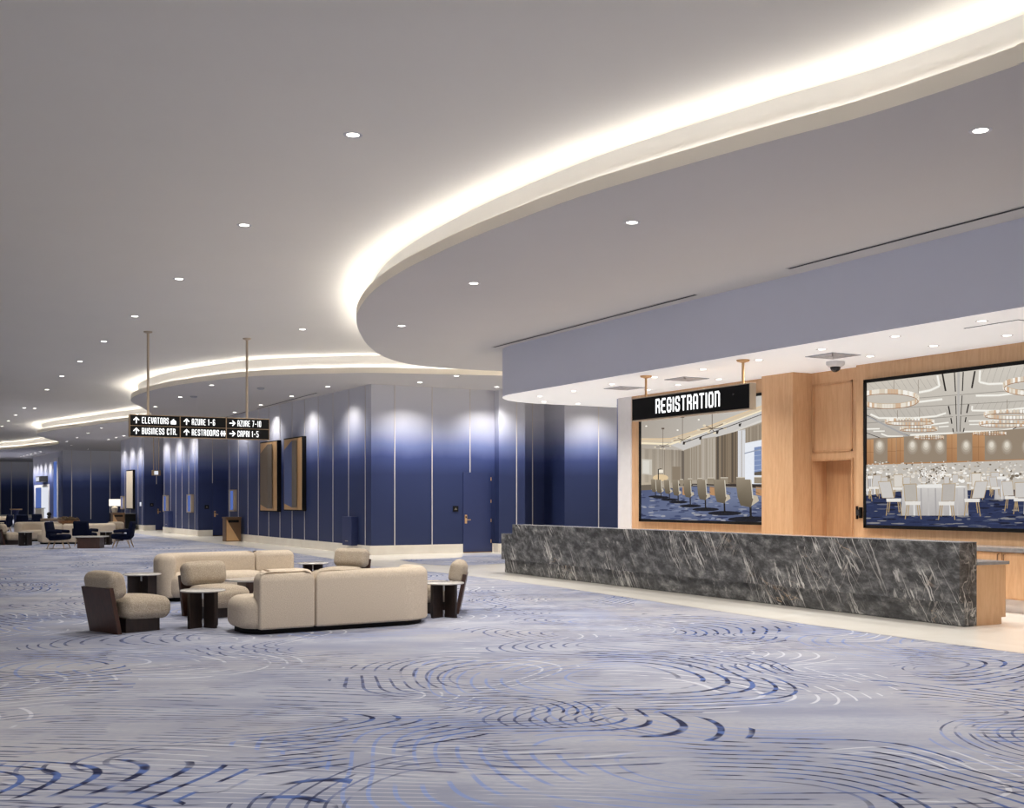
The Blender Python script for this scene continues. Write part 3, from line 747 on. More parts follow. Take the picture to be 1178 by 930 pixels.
def paint_ballroom(P):
    q = lambda cx, cy: (985 + cx/6.104, 405 + cy/6.104)
    q2 = lambda cx, cy: (985 + cx/6.1, 500 + cy/6.1)
    G = lambda pts: [q(*p) for p in pts]
    G2 = lambda pts: [q2(*p) for p in pts]
    r = random.Random(11)
    P.poly(G([(40, 100), (1800, -120), (1800, 1400), (40, 1400)]), (200, 192, 178))
    P.poly(G([(40, 170), (1800, -160), (1800, 520), (1150, 555), (700, 580), (40, 610)]), [(206, 198, 186), (212, 206, 196), (206, 200, 190), (196, 190, 180), (190, 184, 176), (184, 178, 170)])
    # coffered ceiling lines and light strips
    for a, b in (((75, 405), (1180, 345)), ((430, 325), (1180, 265)), ((75, 500), (680, 455)), ((740, 452), (1300, 420))): P.line(q(*a), q(*b), 0.7, (150, 144, 136))
    for k in range(12):
        x = 80 + k*46
        P.line(q(x, 190), q(x + 45, 260), 0.35, (160, 154, 146)); P.line(q(x + 40, 400), q(x + 85, 465), 0.35, (164, 158, 150))
        P.line(q(900 + k*46, 110), q(860 + k*46, 225), 0.35, (160, 154, 146)); P.line(q(860 + k*44, 350), q(830 + k*44, 410), 0.35, (164, 158, 150))
    W = (250, 248, 240)
    for pts, w in (([(440, 285), (520, 270), (585, 240), (570, 165)], 2.0), ([(440, 352), (605, 332)], 1.8), ([(100, 438), (160, 465), (400, 465), (560, 452), (630, 430)], 1.6), ([(470, 518), (650, 496)], 1.3),
                   ([(75, 542), (165, 540)], 1.2), ([(120, 558), (200, 556)], 1.0), ([(175, 575), (220, 592), (330, 594)], 1.2), ([(380, 584), (680, 570)], 1.4), ([(580, 527), (650, 522)], 1.0),
                   ([(870, 130), (865, 212), (930, 226), (1030, 222)], 2.0), ([(840, 308), (1000, 305), (1100, 292), (1400, 270)], 1.8), ([(815, 380), (812, 412), (1000, 415), (1180, 395), (1400, 370)], 1.6), ([(790, 486), (1000, 482)], 1.2),
                   ([(795, 510), (890, 508)], 1.0), ([(755, 560), (1000, 555), (1100, 540), (1180, 505)], 1.2)):
        P.pline(G(pts), w*1.6, (224, 218, 208)); P.pline(G(pts), w*0.9, W)
    P.poly(G([(710, 130), (728, 130), (722, 575), (712, 575)]), (186, 182, 178))
    D = (42, 38, 36)
    for a, b, w in (((690, 145), (697, 280), 1.3), ((752, 140), (746, 275), 1.3), ((606, 155), (628, 275), 2.0), ((834, 135), (812, 255), 2.0), ((698, 310), (702, 440), 1.0), ((744, 306), (736, 440), 1.0), ((648, 380), (660, 440), 1.6),
                    ((790, 368), (776, 430), 1.6), ((704, 450), (708, 560), 0.8), ((734, 450), (730, 560), 0.8), ((665, 465), (672, 505), 1.4), ((772, 458), (765, 495), 1.4), ((678, 538), (683, 565), 1.2), ((758, 535), (753, 562), 1.2),
                    ((75, 445), (145, 480), 1.0), ((250, 540), (370, 590), 1.0), ((75, 570), (170, 605), 0.8), ((1100, 542), (1150, 518), 1.0)): P.line(q(*a), q(*b), w, D)
    P.poly(G([(75, 455), (90, 452), (370, 590), (350, 594)]), (168, 166, 166))
    # wall with oak piers and washed panels
    P.poly(G2([(40, 30), (640, 0), (1150, -40), (1800, -80), (1800, 190), (1150, 190), (700, 200), (40, 215)]), (150, 134, 116))
    for x0, x1, t, bt in ((75, 122, 38, 212), (220, 280, 28, 208), (283, 335, 24, 206), (635, 708, 0, 196), (815, 902, -10, 188), (1260, 1320, -30, 180)):
        P.poly(G2([(x0, t), (x1, t - 4), (x1, bt), (x0, bt)]), [(186, 140, 98), (196, 150, 108), (170, 124, 86), (160, 116, 80)])
        P.line(q2((x0 + x1)/2, t), q2((x0 + x1)/2, bt), 0.4, (140, 100, 66)); P.line(q2(x0, (t + bt)/2), q2(x1, (t + bt)/2), 0.4, (140, 100, 66))
    for x in (165, 395, 490, 588, 772, 950, 1058, 1200): 
        for s, c in ((1.0, (160, 146, 130)), (0.8, (176, 164, 148)), (0.58, (200, 190, 174)), (0.36, (226, 218, 204))): P.ell(q2(x, 65 + 22*s), 6.4*s, 9.0*s, c)
    P.line(q2(75, 212), q2(640, 196), 1.6, (176, 128, 86)); P.line(q2(640, 196), q2(1400, 170), 1.6, (176, 128, 86))
    # chandeliers
    def chand(cx, cy, rx, ry, h, d=48):
        for k in range(d):
            t = 2*PI*k/d; x, y = cx + rx*math.cos(t), cy + ry*math.sin(t)
            P.line(q(x, y - h/2), q(x, y + h/2), rx*0.012 + 0.3, r.choice([(236, 228, 214), (220, 206, 186), (250, 246, 238), (212, 180, 150)]))
        P.pline([q(cx + rx*math.cos(2*PI*k/28), cy + h/2 + ry*math.sin(2*PI*k/28)) for k in range(29)], 0.7, (150, 108, 76))
        P.pline([q(cx + rx*math.cos(2*PI*k/28), cy - h/2 + ry*math.sin(2*PI*k/28)) for k in range(15)], 0.4, (200, 168, 130))
    for x, y0, y1 in ((265, 195, 262), (436, 195, 290), (290, 410, 468), (445, 395, 460), (1060, 335, 400)): P.line(q(x, y0), q(x, y1), 0.4, (110, 90, 74))
    chand(220, 330, 215, 52, 34, 70); chand(375, 490, 168, 16, 22); chand(440, 540, 128, 12, 20, 36); chand(513, 600, 100, 6, 18, 36)
    chand(1250, 240, 210, 52, 36, 60); chand(1100, 440, 195, 22, 26, 50); chand(1040, 505, 170, 14, 22, 40); chand(940, 572, 112, 5, 18, 36)
    # sea of flowers and white chairs
    P.poly(G2([(40, 215), (640, 200), (1150, 180), (1800, 165), (1800, 420), (40, 440)]), (196, 190, 182))
    for k in range(420):
        x = r.uniform(60, 1600); y = r.uniform(190, 330) - max(0, x - 640)*0.02
        s = 0.5 + (y - 190)/120
        P.ell(q2(x, y), 1.6*s*r.uniform(0.6, 1.4), 1.1*s*r.uniform(0.6, 1.4), r.choice([(236, 230, 220), (250, 248, 244), (210, 200, 186), (180, 168, 152), (222, 214, 204), (120, 108, 94)]), 7)
    # carpet
    P.poly(G2([(40, 430), (300, 400), (900, 390), (1800, 380), (1800, 760), (40, 760)]), (40, 50, 84))
    for k in range(260):
        x, y = r.uniform(60, 1560), r.uniform(420, 670)
        P.ell(q2(x, y), r.uniform(2, 9), r.uniform(0.4, 1.4), r.choice([(26, 34, 66), (52, 62, 98), (106, 108, 122), (136, 134, 136), (20, 26, 50), (70, 78, 104)]), 7)
    # mid tables and chairs
    def cloth(x0, x1, yt, yb):
        P.poly(G2([(x0, yt), (x1, yt), (x1 + 10, yb), (x0 - 10, yb)]), [(210, 206, 202), (206, 202, 198), (176, 172, 172), (182, 178, 176)])
        for k in range(9):
            x = x0 + (x1 - x0)*(k + 0.5)/9; P.poly(G2([(x, yt + 12), (x + 8, yt + 12), (x + 14, yb), (x + 2, yb)]), r.choice([(226, 224, 222), (170, 166, 166), (192, 188, 186)]))
        P.ell(q2((x0 + x1)/2, yt), (x1 - x0)/12.2, 1.6, (240, 238, 234))
    def chair(x, y, s, face, bk=(206, 202, 198)):         # x: centre of seat front, y: floor
        g = (176, 150, 110)
        for dx in (-42, -28, 30, 44): P.line(q2(x + dx*s*0.9, y - 105*s), q2(x + dx*s*1.25, y - (0 if abs(dx) > 35 else 22*s)), 0.9*s + 0.15, g)
        P.poly(G2([(x - 52*s, y - 118*s), (x + 52*s, y - 118*s), (x + 50*s, y - 95*s), (x - 50*s, y - 95*s)]), (232, 228, 222))
        o = face*34*s
        P.poly(G2([(x + o - 44*s, y - 235*s), (x + o + 44*s, y - 238*s), (x + o*0.6 + 42*s, y - 122*s), (x + o*0.6 - 42*s, y - 120*s)]), g)
        P.poly(G2([(x + o - 40*s, y - 231*s), (x + o + 40*s, y - 234*s), (x + o*0.6 + 38*s, y - 124*s), (x + o*0.6 - 38*s, y - 122*s)]), bk)
    for x, y, s, f in ((120, 430, 0.55, 0), (220, 440, 0.6, -1), (300, 430, 0.65, 0), (640, 400, 0.45, 0), (700, 400, 0.5, 0), (810, 400, 0.55, 1), (870, 420, 0.6, -1), (925, 430, 0.6, 1), (980, 430, 0.7, 0), (480, 380, 0.4, 0), (560, 380, 0.4, 0)): chair(x, y, s, f)
    cloth(75, 130, 300, 420); cloth(985, 1060, 305, 455)
    chair(75, 470, 0.75, -1); chair(130, 450, 0.7, 1); chair(1095, 540, 0.9, -1); chair(985, 440, 0.6, -1); chair(1160, 560, 0.95, 0); chair(1290, 540, 0.9, 0); chair(1430, 560, 0.95, 1); cloth(1190, 1500, 360, 560)
    # the front table
    chair(300, 460, 0.75, 0, (220, 214, 206)); chair(360, 440, 0.6, 0); chair(850, 460, 0.8, 0, (222, 216, 208))
    cloth(330, 785, 366, 570)
    for k in range(60): P.ell(q2(545 + r.gauss(0, 26), 300 + r.gauss(0, 22)), 1.0, 0.9, r.choice([(250, 248, 244), (236, 228, 218), (90, 80, 68), (222, 212, 200)]), 7)
    for k in range(40): P.ell(q2(480 + r.gauss(0, 18), 275 + r.gauss(0, 16)), 0.9, 0.8, r.choice([(250, 248, 244), (236, 228, 218), (110, 98, 84)]), 7)
    for k in range(40): P.ell(q2(610 + r.gauss(0, 18), 255 + r.gauss(0, 16)), 0.9, 0.8, r.choice([(250, 248, 244), (236, 228, 218), (110, 98, 84)]), 7)
    P.poly(G2([(440, 352), (605, 348), (600, 372), (440, 376)]), (236, 234, 230))
    chair(270, 570, 1.02, -1.9); chair(820, 575, 1.05, 1.9)
    chair(405, 595, 1.05, -0.6, (186, 180, 172)); chair(640, 600, 1.08, 0.5, (186, 180, 174))

zb = onX(994, 607.7, WX - 0.07).z; zt = onX(994, 437.4, WX - 0.07).z
sl = onX(735.7, 600, WX - 0.07).y
screen('black framed wall screen showing a meeting room, below the hanging registration sign', sl, Yd + 0.02, zb, zt, paint_meeting)
sr = onX(994, 600, WX - 0.07).y
screen('black framed wall screen showing a banquet hall with round white tables', sr, sr - 4.0, zb, zt, paint_ballroom)
br = onX(989, 590, WX - 0.02)
t = thing('cable_bracket', 'small black bracket on the oak wall beside the banquet hall screen', 'bracket', (WX, br.y, br.z), -PI/2)
MB().box((-0.08, -0.03, -0.11), (-0.05, 0, 0.11)).box((0.02, -0.06, -0.09), (0.05, 0, 0.09)).build('mounting_plate', M['black'], t)
MB().box((-0.05, -0.05, -0.05), (0.02, 0, 0.05)).build('clamp', M['charcoal'], t)

# ------------------------------------------------------------------ lettering
GLY = {
 'A': [[(0,0),(0,.85),(.2,1),(.8,1),(1,.85),(1,0)], [(0,.42),(1,.42)]],
 'B': [[(.8,.52),(1,.64),(1,.86),(.8,1),(0,1),(0,0),(.8,0),(1,.14),(1,.4),(.8,.52),(0,.52)]],
 'C': [[(1,.7),(1,.86),(.8,1),(.2,1),(0,.86),(0,.14),(.2,0),(.8,0),(1,.14),(1,.3)]],
 'E': [[(1,1),(.25,1),(0,.86),(0,.14),(.25,0),(1,0)], [(0,.5),(.8,.5)]],
 'G': [[(1,.72),(1,.86),(.8,1),(.2,1),(0,.86),(0,.14),(.2,0),(.8,0),(1,.14),(1,.48),(.55,.48)]],
 'I': [[(.5,0),(.5,1)]], 'L': [[(0,1),(0,0),(1,0)]],
 'M': [[(0,0),(0,.86),(.15,1),(.85,1),(1,.86),(1,0)], [(.5,1),(.5,.25)]],
 'N': [[(0,0),(0,1),(.75,1),(1,.85),(1,0)]],
 'O': [[(.2,0),(0,.14),(0,.86),(.2,1),(.8,1),(1,.86),(1,.14),(.8,0),(.2,0)]],
 'P': [[(0,0),(0,1),(.8,1),(1,.86),(1,.6),(.8,.46),(0,.46)]],
 'R': [[(0,0),(0,1),(.8,1),(1,.86),(1,.62),(.8,.5),(0,.5)], [(.6,.5),(1,.34),(1,0)]],
 'S': [[(1,.74),(1,.87),(.8,1),(.2,1),(0,.87),(0,.66),(.15,.55),(.85,.45),(1,.34),(1,.13),(.8,0),(.2,0),(0,.13),(0,.26)]],
 'T': [[(0,1),(1,1)], [(.5,1),(.5,0)]], 'U': [[(0,1),(0,.14),(.2,0),(.8,0),(1,.14),(1,1)]],
 'V': [[(0,1),(0,.4),(.5,0),(1,.4),(1,1)]], 'Z': [[(0,1),(1,1),(0,0),(1,0)]],
 '1': [[(.1,.8),(.7,1),(.7,0)]], '5': [[(1,1),(0,1),(0,.56),(.8,.56),(1,.44),(1,.14),(.8,0),(.2,0),(0,.14)]],
 '6': [[(1,.86),(.8,1),(.2,1),(0,.86),(0,.14),(.2,0),(.8,0),(1,.14),(1,.42),(.8,.54),(0,.54)]],
 '7': [[(0,1),(1,1),(.35,0)]], '0': [[(.2,0),(0,.14),(0,.86),(.2,1),(.8,1),(1,.86),(1,.14),(.8,0),(.2,0)]],
 '-': [[(.1,.45),(.9,.45)]], '.': [[(.4,0),(.4,.05)]],
}
def stroke(mb, pts, th, y):
    P = [Vector(p) for p in pts]; h = th/2
    for a, b in zip(P[:-1], P[1:]):
        d = (b - a); L = d.length or 1e-6; d = d/L; e = d*h*0.8; n_ = Vector((-d.y, d.x))*h
        q = [a - e + n_, a - e - n_, b + e - n_, b + e + n_]
        mb.poly([(p.x, y, p.y) for p in q])
def text(mb, s, x, z, h, cw, gap, th, y):
    for ch in s:
        if ch == ' ': x += cw*0.75; continue
        w_ = {'I': 0.3, '.': 0.3, '1': 0.55, 'M': 1.45}.get(ch, 1.0)*cw
        sw = max(w_ - th, 0.001); sh = h - th
        for g in GLY[ch]: stroke(mb, [(x + th/2 + px*sw, z + th/2 + pz*sh) for px, pz in g], th, y)
        x += w_ + gap
    return x
def textw(s, cw, gap):
    return sum(cw*0.75 if c == ' ' else {'I': 0.3, '.': 0.3, '1': 0.55, 'M': 1.45}.get(c, 1.0)*cw + gap for c in s) - gap

# registration sign
SX = 12.05
ra, rb2 = onX(726.8, 485.2, SX), onX(862.7, 469.6, SX)
st = onX(726.8, 458.7, SX).z
Ls = ra.y - rb2.y; hs = st - ra.z
sg = thing('registration_sign', 'black hanging sign reading REGISTRATION in glowing white letters over the desk', 'sign', (SX, ra.y, ra.z), -PI/2)
MB().bbox((0, 0, 0), (Ls, 0.13, hs), 0.006).build('casing', M['champagne'], sg)
MB().box((0.02, -0.004, 0.02), (Ls - 0.015, 0.004, hs - 0.02)).build('face_panel', M['black'], sg)
x0 = ra.y - onX(754.5, 470, SX).y; x1 = ra.y - onX(828.5, 460, SX).y
zl = onX(754.5, 476.3, SX).z - ra.z; zh = onX(754.5, 459.3, SX).z - ra.z
w0 = textw('REGISTRATION', 1.0, 0.26); cw = (x1 - x0)/w0
mb = MB(); text(mb, 'REGISTRATION', x0, zl, zh - zl, cw, cw*0.26, cw*0.28, -0.007)
mb.build('lettering', M['letter'], sg, fix=False)
for px in (740, 851.5):
    yy = ra.y - onX(px, 430, SX).y
    p = MB().cyl((yy, 0.06), 0.022, hs, H2 - ra.z, 14); p.build('pole', M['gold'], sg)
    MB().lathe([(0.001, H2 - ra.z - 0.004), (0.11, H2 - ra.z - 0.004), (0.10, H2 - ra.z - 0.03), (0.03, H2 - ra.z - 0.05)], 20, T(yy, 0.06, 0)).build('canopy', M['gold'], sg)

# directional sign
SY = 26.25
da, db = onY(149, 502.6, SY), onY(310, 505.8, SY)
dt = onY(149, 476.6, SY).z
Ld = db.x - da.x; hd = dt - da.z
ds = thing('directional_sign', 'black hanging wayfinding sign with arrows to elevators, restrooms and function rooms', 'sign', (da.x, SY, da.z), 0)
MB().bbox((0, 0, 0), (Ld, 0.14, hd), 0.006).build('casing', M['brass'], ds)
cols = [(0.015, Ld*0.345), (Ld*0.352, Ld*0.675), (Ld*0.682, Ld - 0.015)]
rows = [(hd*0.515, hd - 0.015), (0.018, hd*0.49)]
txt = [['ELEVATORS', 'AZURE 1-6', 'AZURE 7-10'], ['BUSINESS CTR.', 'RESTROOMS', 'CAPRI 1-5']]
tw = [[0.59, 0.53, 0.56], [0.77, 0.62, 0.50]]
for ri, (z0, z1) in enumerate(rows):
    for ci, (xa, xb) in enumerate(cols):
        pnl = MB().box((xa, -0.004, z0), (xb, 0.002, z1)).build('face_panel', M['black'], ds)
        mb = MB(); hh = z1 - z0; ym = -0.007; th = hh*0.105
        ax, az = xa + 0.13, (z0 + z1)/2; s = hh*0.26
        if ci < 2: stroke(mb, [(ax, az - s), (ax, az + s)], th, ym); stroke(mb, [(ax - s*0.9, az + s*0.1), (ax, az + s), (ax + s*0.9, az + s*0.1)], th, ym)
        else: stroke(mb, [(ax - s, az), (ax + s, az)], th, ym); stroke(mb, [(ax + s*0.1, az + s*0.9), (ax + s, az), (ax + s*0.1, az - s*0.9)], th, ym)
        mb.build('arrow', M['letter'], pnl, fix=False)
        tx = txt[ri][ci]; w0 = textw(tx, 1.0, 0.3); cw = tw[ri][ci]/w0*1.0
        lh = hh*0.62
        xe = xa + 0.25
        for wd_ in tx.split(' '):
            mb = MB(); xe = text(mb, wd_, xe, z0 + hh*0.2, lh, cw, cw*0.3, min(cw*0.30, lh*0.17), ym) + cw*0.75
            mb.build('lettering', M['letter'], pnl, fix=False)
        xe -= cw*0.75; mb = MB()
        zc = z0 + hh*0.2
        sym = MB()
        if tx == 'ELEVATORS':                      # little lift-car symbol
            xe += 0.03; sym.poly([(xe, ym, zc), (xe + 0.12, ym, zc), (xe + 0.12, ym, zc + lh*0.55), (xe, ym, zc + lh*0.55)])
            sym.poly([(xe + 0.02, ym, zc + lh*0.62), (xe + 0.1, ym, zc + lh*0.62), (xe + 0.06, ym, zc + lh*0.85)])
        if tx == 'RESTROOMS':                      # little figure symbols
            for k in (0, 1):
                xx = xe + 0.05 + k*0.062
                sym.poly([(xx + 0.02*math.cos(2*PI*j/10), ym, zc + lh*0.78 + 0.02*math.sin(2*PI*j/10)) for j in range(10)])
                sym.poly([(xx - 0.03, ym, zc + lh*0.6), (xx + 0.03, ym, zc + lh*0.6), (xx + 0.03, ym, zc + lh*0.3), (xx + 0.016, ym, zc + lh*0.3), (xx + 0.014, ym, zc), (xx - 0.014, ym, zc), (xx - 0.016, ym, zc + lh*0.3), (xx - 0.03, ym, zc + lh*0.3)])
        if sym.v: sym.build('symbol', M['letter'], pnl, fix=False)
for px in (171, 285):
    xx = onY(px, 400, SY).x - da.x
    MB().cyl((xx, 0.07), 0.028, hd, H0 - da.z, 14).build('pole', M['champagne'], ds)
    MB().lathe([(0.001, H0 - da.z - 0.004), (0.10, H0 - da.z - 0.004), (0.09, H0 - da.z - 0.03), (0.03, H0 - da.z - 0.05)], 20, T(xx, 0.07, 0)).build('canopy', M['champagne'], ds)

# ------------------------------------------------------------------ downlights and ceiling fittings
def downlight_proto(r, z):
    t = thing('downlight', 'x', 'light', (0, 0, z))
    MB().lathe([(r*0.78, -0.004), (r*1.15, -0.006), (r*1.2, -0.001)], 20).build('trim_ring', M['white'], t)
    MB().lathe([(0.0001, -0.003), (r*0.8, -0.003)], 20).build('lens', M['lens'], t)
    return t
def spot(P, watts, size=2.2, blend=1.0, col=(1, 0.95, 0.87), rad=0.06, aim=None):
    l = bpy.data.lights.new('down_spot', 'SPOT'); l.energy = watts*1.9; l.spot_size = size; l.spot_blend = blend; l.shadow_soft_size = rad; l.color = col
    o = bpy.data.objects.new('down_spot', l); COL.objects.link(o); o.location = P
    if aim is not None: o.rotation_euler = (Vector(aim) - Vector(P)).to_track_quat('-Z', 'Y').to_euler()
    return o
def downlights(pxs, z, r, where, group, watts=0, **kw):
    first = None
    for i, (x, y) in enumerate(pxs):
        p = at(x, y, z)
        lab = ('%s round downlight, counting from the nearest, %s' % (ORD[i], where)) if len(pxs) > 1 else 'round recessed downlight ' + where
        if first is None:
            first = downlight_proto(r, z); first['group'] = group; first['label'] = lab; first.location = (p.x, p.y, z)
        else: dup(first, lab, (p.x, p.y, z))
        if watts: spot((p.x, p.y, z - 0.03), watts[i] if isinstance(watts, list) else watts, **kw)
downlights([(406, 155), (281, 259), (206, 321), (155, 364), (119.5, 393), (92, 416), (71, 433), (54, 448.4), (40, 470), (28, 469.5), (18, 477.7), (9.5, 484.5), (2, 490.5)][:13], H0, 0.085, 'in the row along the upper ceiling', 'upper ceiling row downlights', 260, size=2.4)
downlights([(348, 379)], H0, 0.085, 'in the upper ceiling right of the wayfinding sign poles', 'upper ceiling single downlight', 200, size=2.4)
downlights([(1128, 150), (727, 256), (545, 326), (462, 375)], H1, 0.085, 'in the big curved soffit', 'big soffit downlights', 330, size=2.5)
downlights([(377, 445), (335.7, 456), (300, 466), (270, 474.5), (243, 483), (221, 490)], H1, 0.085, 'beside the long blue wall with the gold panels', 'gallery wall downlights', [160, 140, 110, 90, 80, 80], size=2.2)
downlights([(243.5, 443.3), (207.3, 457), (178.5, 468), (158, 476.5)], H1, 0.08, 'in the second curved soffit behind the sign poles', 'second soffit downlights', 130, size=2.4)
downlights([(483, 440), (571.5, 445.3)], H1, 0.085, 'beside the frontal blue wall with the door', 'door wall downlights', 280, size=2.2)
downlights([(525, 432.6)], H1, 0.085, 'in the soffit above the blue door, further out', 'single door soffit downlight')
gl_first = None
for i, px in enumerate((224, 207, 192, 162, 152.5, 143.5)):
    p = Lp(px); lab = '%s round downlight, counting from the nearest, beside the far stretch of blue wall' % ORD[i]
    if gl_first is None:
        gl_first = downlight_proto(0.09, H1); gl_first['group'] = 'far gallery downlights'; gl_first['label'] = lab; gl_first.location = (p.x - 0.85, p.y, H1)
    else: dup(gl_first, lab, (p.x - 0.85, p.y, H1))
    spot((p.x - 0.85, p.y, H1 - 0.03), 230, size=2.15)
downlights([(116.5, 492.6), (101, 498.5), (88.4, 503.5), (77, 508), (82, 512.3), (101, 517)], H1, 0.08, 'in the third curved soffit', 'third soffit downlights', 120, size=2.4)
cl_first = None
for i, px in enumerate((64, 58, 52.5, 47.5, 43.5, 40)):
    p = onM(px, 575); lab = '%s round downlight, counting from the nearest, beside the wall with the distant white door' % ORD[i]
    if cl_first is None:
        cl_first = downlight_proto(0.11, H1); cl_first['group'] = 'far corridor downlights'; cl_first['label'] = lab; cl_first.location = (p.x - 1.0, p.y, H1)
    else: dup(cl_first, lab, (p.x - 1.0, p.y, H1))
    spot((p.x - 1.0, p.y, H1 - 0.03), 420, size=2.15)
downlights([(1129.5, 369.5), (1030, 387), (945.5, 402), (873, 414.2), (809, 425), (753, 434), (704, 442), (660, 450), (621, 456)], H2, 0.07, 'in the front row of the white registration ceiling', 'registration front row downlights', 75, size=2.5, col=(1, 0.96, 0.9))
downlights([(1158.6, 386), (1074, 398), (1001, 410), (827, 436.5), (780, 443), (745.5, 448.6), (712.5, 466.4), (665, 464.6), (625.5, 462.3)], H2, 0.07, 'in the rear row of the white registration ceiling', 'registration rear row downlights', 75, size=2.5, col=(1, 0.96, 0.9))

rp = onY(700, 575, Y2 - 1.1); rq = onY(640, 575, Y2 - 1.2)
dr_ = downlight_proto(0.085, H1); dr_['label'] = 'round downlight behind the bulkhead, before the rear blue wall'; dr_['group'] = 'rear wall downlight'; dr_.location = (rp.x, rp.y, H1); spot((rp.x, rp.y, H1 - 0.03), 240, size=2.25)
for la_, dd_ in ((-4.5, 4.5), (-1.5, 4.5), (1.5, 4.5), (-3.5, 7.2), (-0.5, 7.2), (2.2, 7.4), (-6.5, 8), (4.0, 8.5)): spot(cam(la_, dd_, H1 - 0.06), 95, size=2.0)  # unseen lamps added near the camera to brighten the front floor
def slot(label, a, b, z, A=None, B=None):
    if A is None: A, B = at(*a, z), at(*b, z)
    d = B - A; L = d.length
    t = thing('slot_vent', label, 'vent', (A.x, A.y, z), math.atan2(d.y, d.x), 'ceiling slot diffusers')
    MB().box((0, -0.03, -0.006), (L, 0.03, -0.002)).build('slot', M['black'], t)
    f = MB(); 
    for s in (-1, 1): f.box((0, s*0.045 - 0.008, -0.008), (L, s*0.045 + 0.008, -0.001))
    f.build('flange', M['soffit'], t)
slot('long black ceiling slot left of the bulkhead end', (568, 399.5), (800, 339), H1)
slot('long black ceiling slot at the right, above the registration bulkhead', (907, 309), (1185, 236), H1)
slot('black ceiling slot above the two gold wall panels', (296, 470.2), (364, 452.2), H1)
slot('black ceiling slot just behind the wayfinding sign', (249, 483.2), (283, 473.8), H1)
pa_, pb_ = onM(58, 575), onM(42, 575)
slot('far black ceiling slot near the distant white door', None, None, H1, Vector((pa_.x - 0.35, pa_.y, H1)), Vector((pb_.x - 0.35, pb_.y, H1)))
def diffuser(label, x, y, w, group='square air diffusers in the registration ceiling'):
    p = at(x, y, H2)
    t = thing('air_diffuser', label, 'vent', (p.x, p.y, H2), 0, group)
    MB().box((-w/2, -w/2, -0.012), (w/2, w/2, -0.001)).build('frame', M['vent'], t)
    for k in range(4):
        s = w*(0.42 - 0.1*k)
        f = MB()
        for lo, hi in (((-s, -s), (s, -s + 0.02)), ((-s, s - 0.02), (s, s)), ((-s, -s), (-s + 0.02, s)), ((s - 0.02, -s), (s, s))): f.box((lo[0], lo[1], -0.02), (hi[0], hi[1], -0.012))
        f.build('louvre', M['white'], t)
diffuser('square air diffuser above the oak pillar', 958, 409.2, 0.6)
diffuser('square air diffuser above the registration sign', 790, 436, 0.6)
diffuser('square air diffuser at the far curved end of the white ceiling', 718, 446.5, 0.6)
hp = at(1164, 375.5, H2)
hatch = thing('ceiling_hatch', 'flush square ceiling hatch with a dark joint above the banquet screen', 'hatch', (hp.x, hp.y, H2), 0)
MB().box((-0.42, -0.42, -0.006), (0.42, 0.42, -0.003)).build('frame', M['charcoal'], hatch)
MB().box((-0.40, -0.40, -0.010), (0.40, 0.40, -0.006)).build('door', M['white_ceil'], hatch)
cp = onX(961, 425.5, 13.6)
dc = thing('dome_camera', 'white dome security camera with dark glass under the registration ceiling', 'camera', (cp.x, cp.y, H2), 0)
MB().lathe([(0.001, -0.001), (0.15, -0.001), (0.15, -0.05), (0.11, -0.09), (0.001, -0.09)], 24).build('ceiling_mount', M['white'], dc, True)
MB().lathe([(0.085, -0.09)] + [(0.085*math.cos(k*PI/14), -0.09 - 0.085*math.sin(k*PI/14)) for k in range(1, 7)] + [(0.001, -0.175)], 24).build('dome', M['smoke'], dc, True)
for k, (x, y, lab) in enumerate([(300, 446.5, 'pale smoke detector on the soffit right of the sign pole'), (223, 456, 'pale smoke detector on the soffit left of the right sign pole')]):
    p = at(x, y, H1); t = thing('smoke_detector', lab, 'detector', (p.x, p.y, H1), 0, 'smoke detectors on the second soffit')
    MB().lathe([(0.001, -0.001), (0.11, -0.001), (0.11, -0.03), (0.07, -0.055), (0.001, -0.055)], 20).build('cover', M['vent'], t, True)

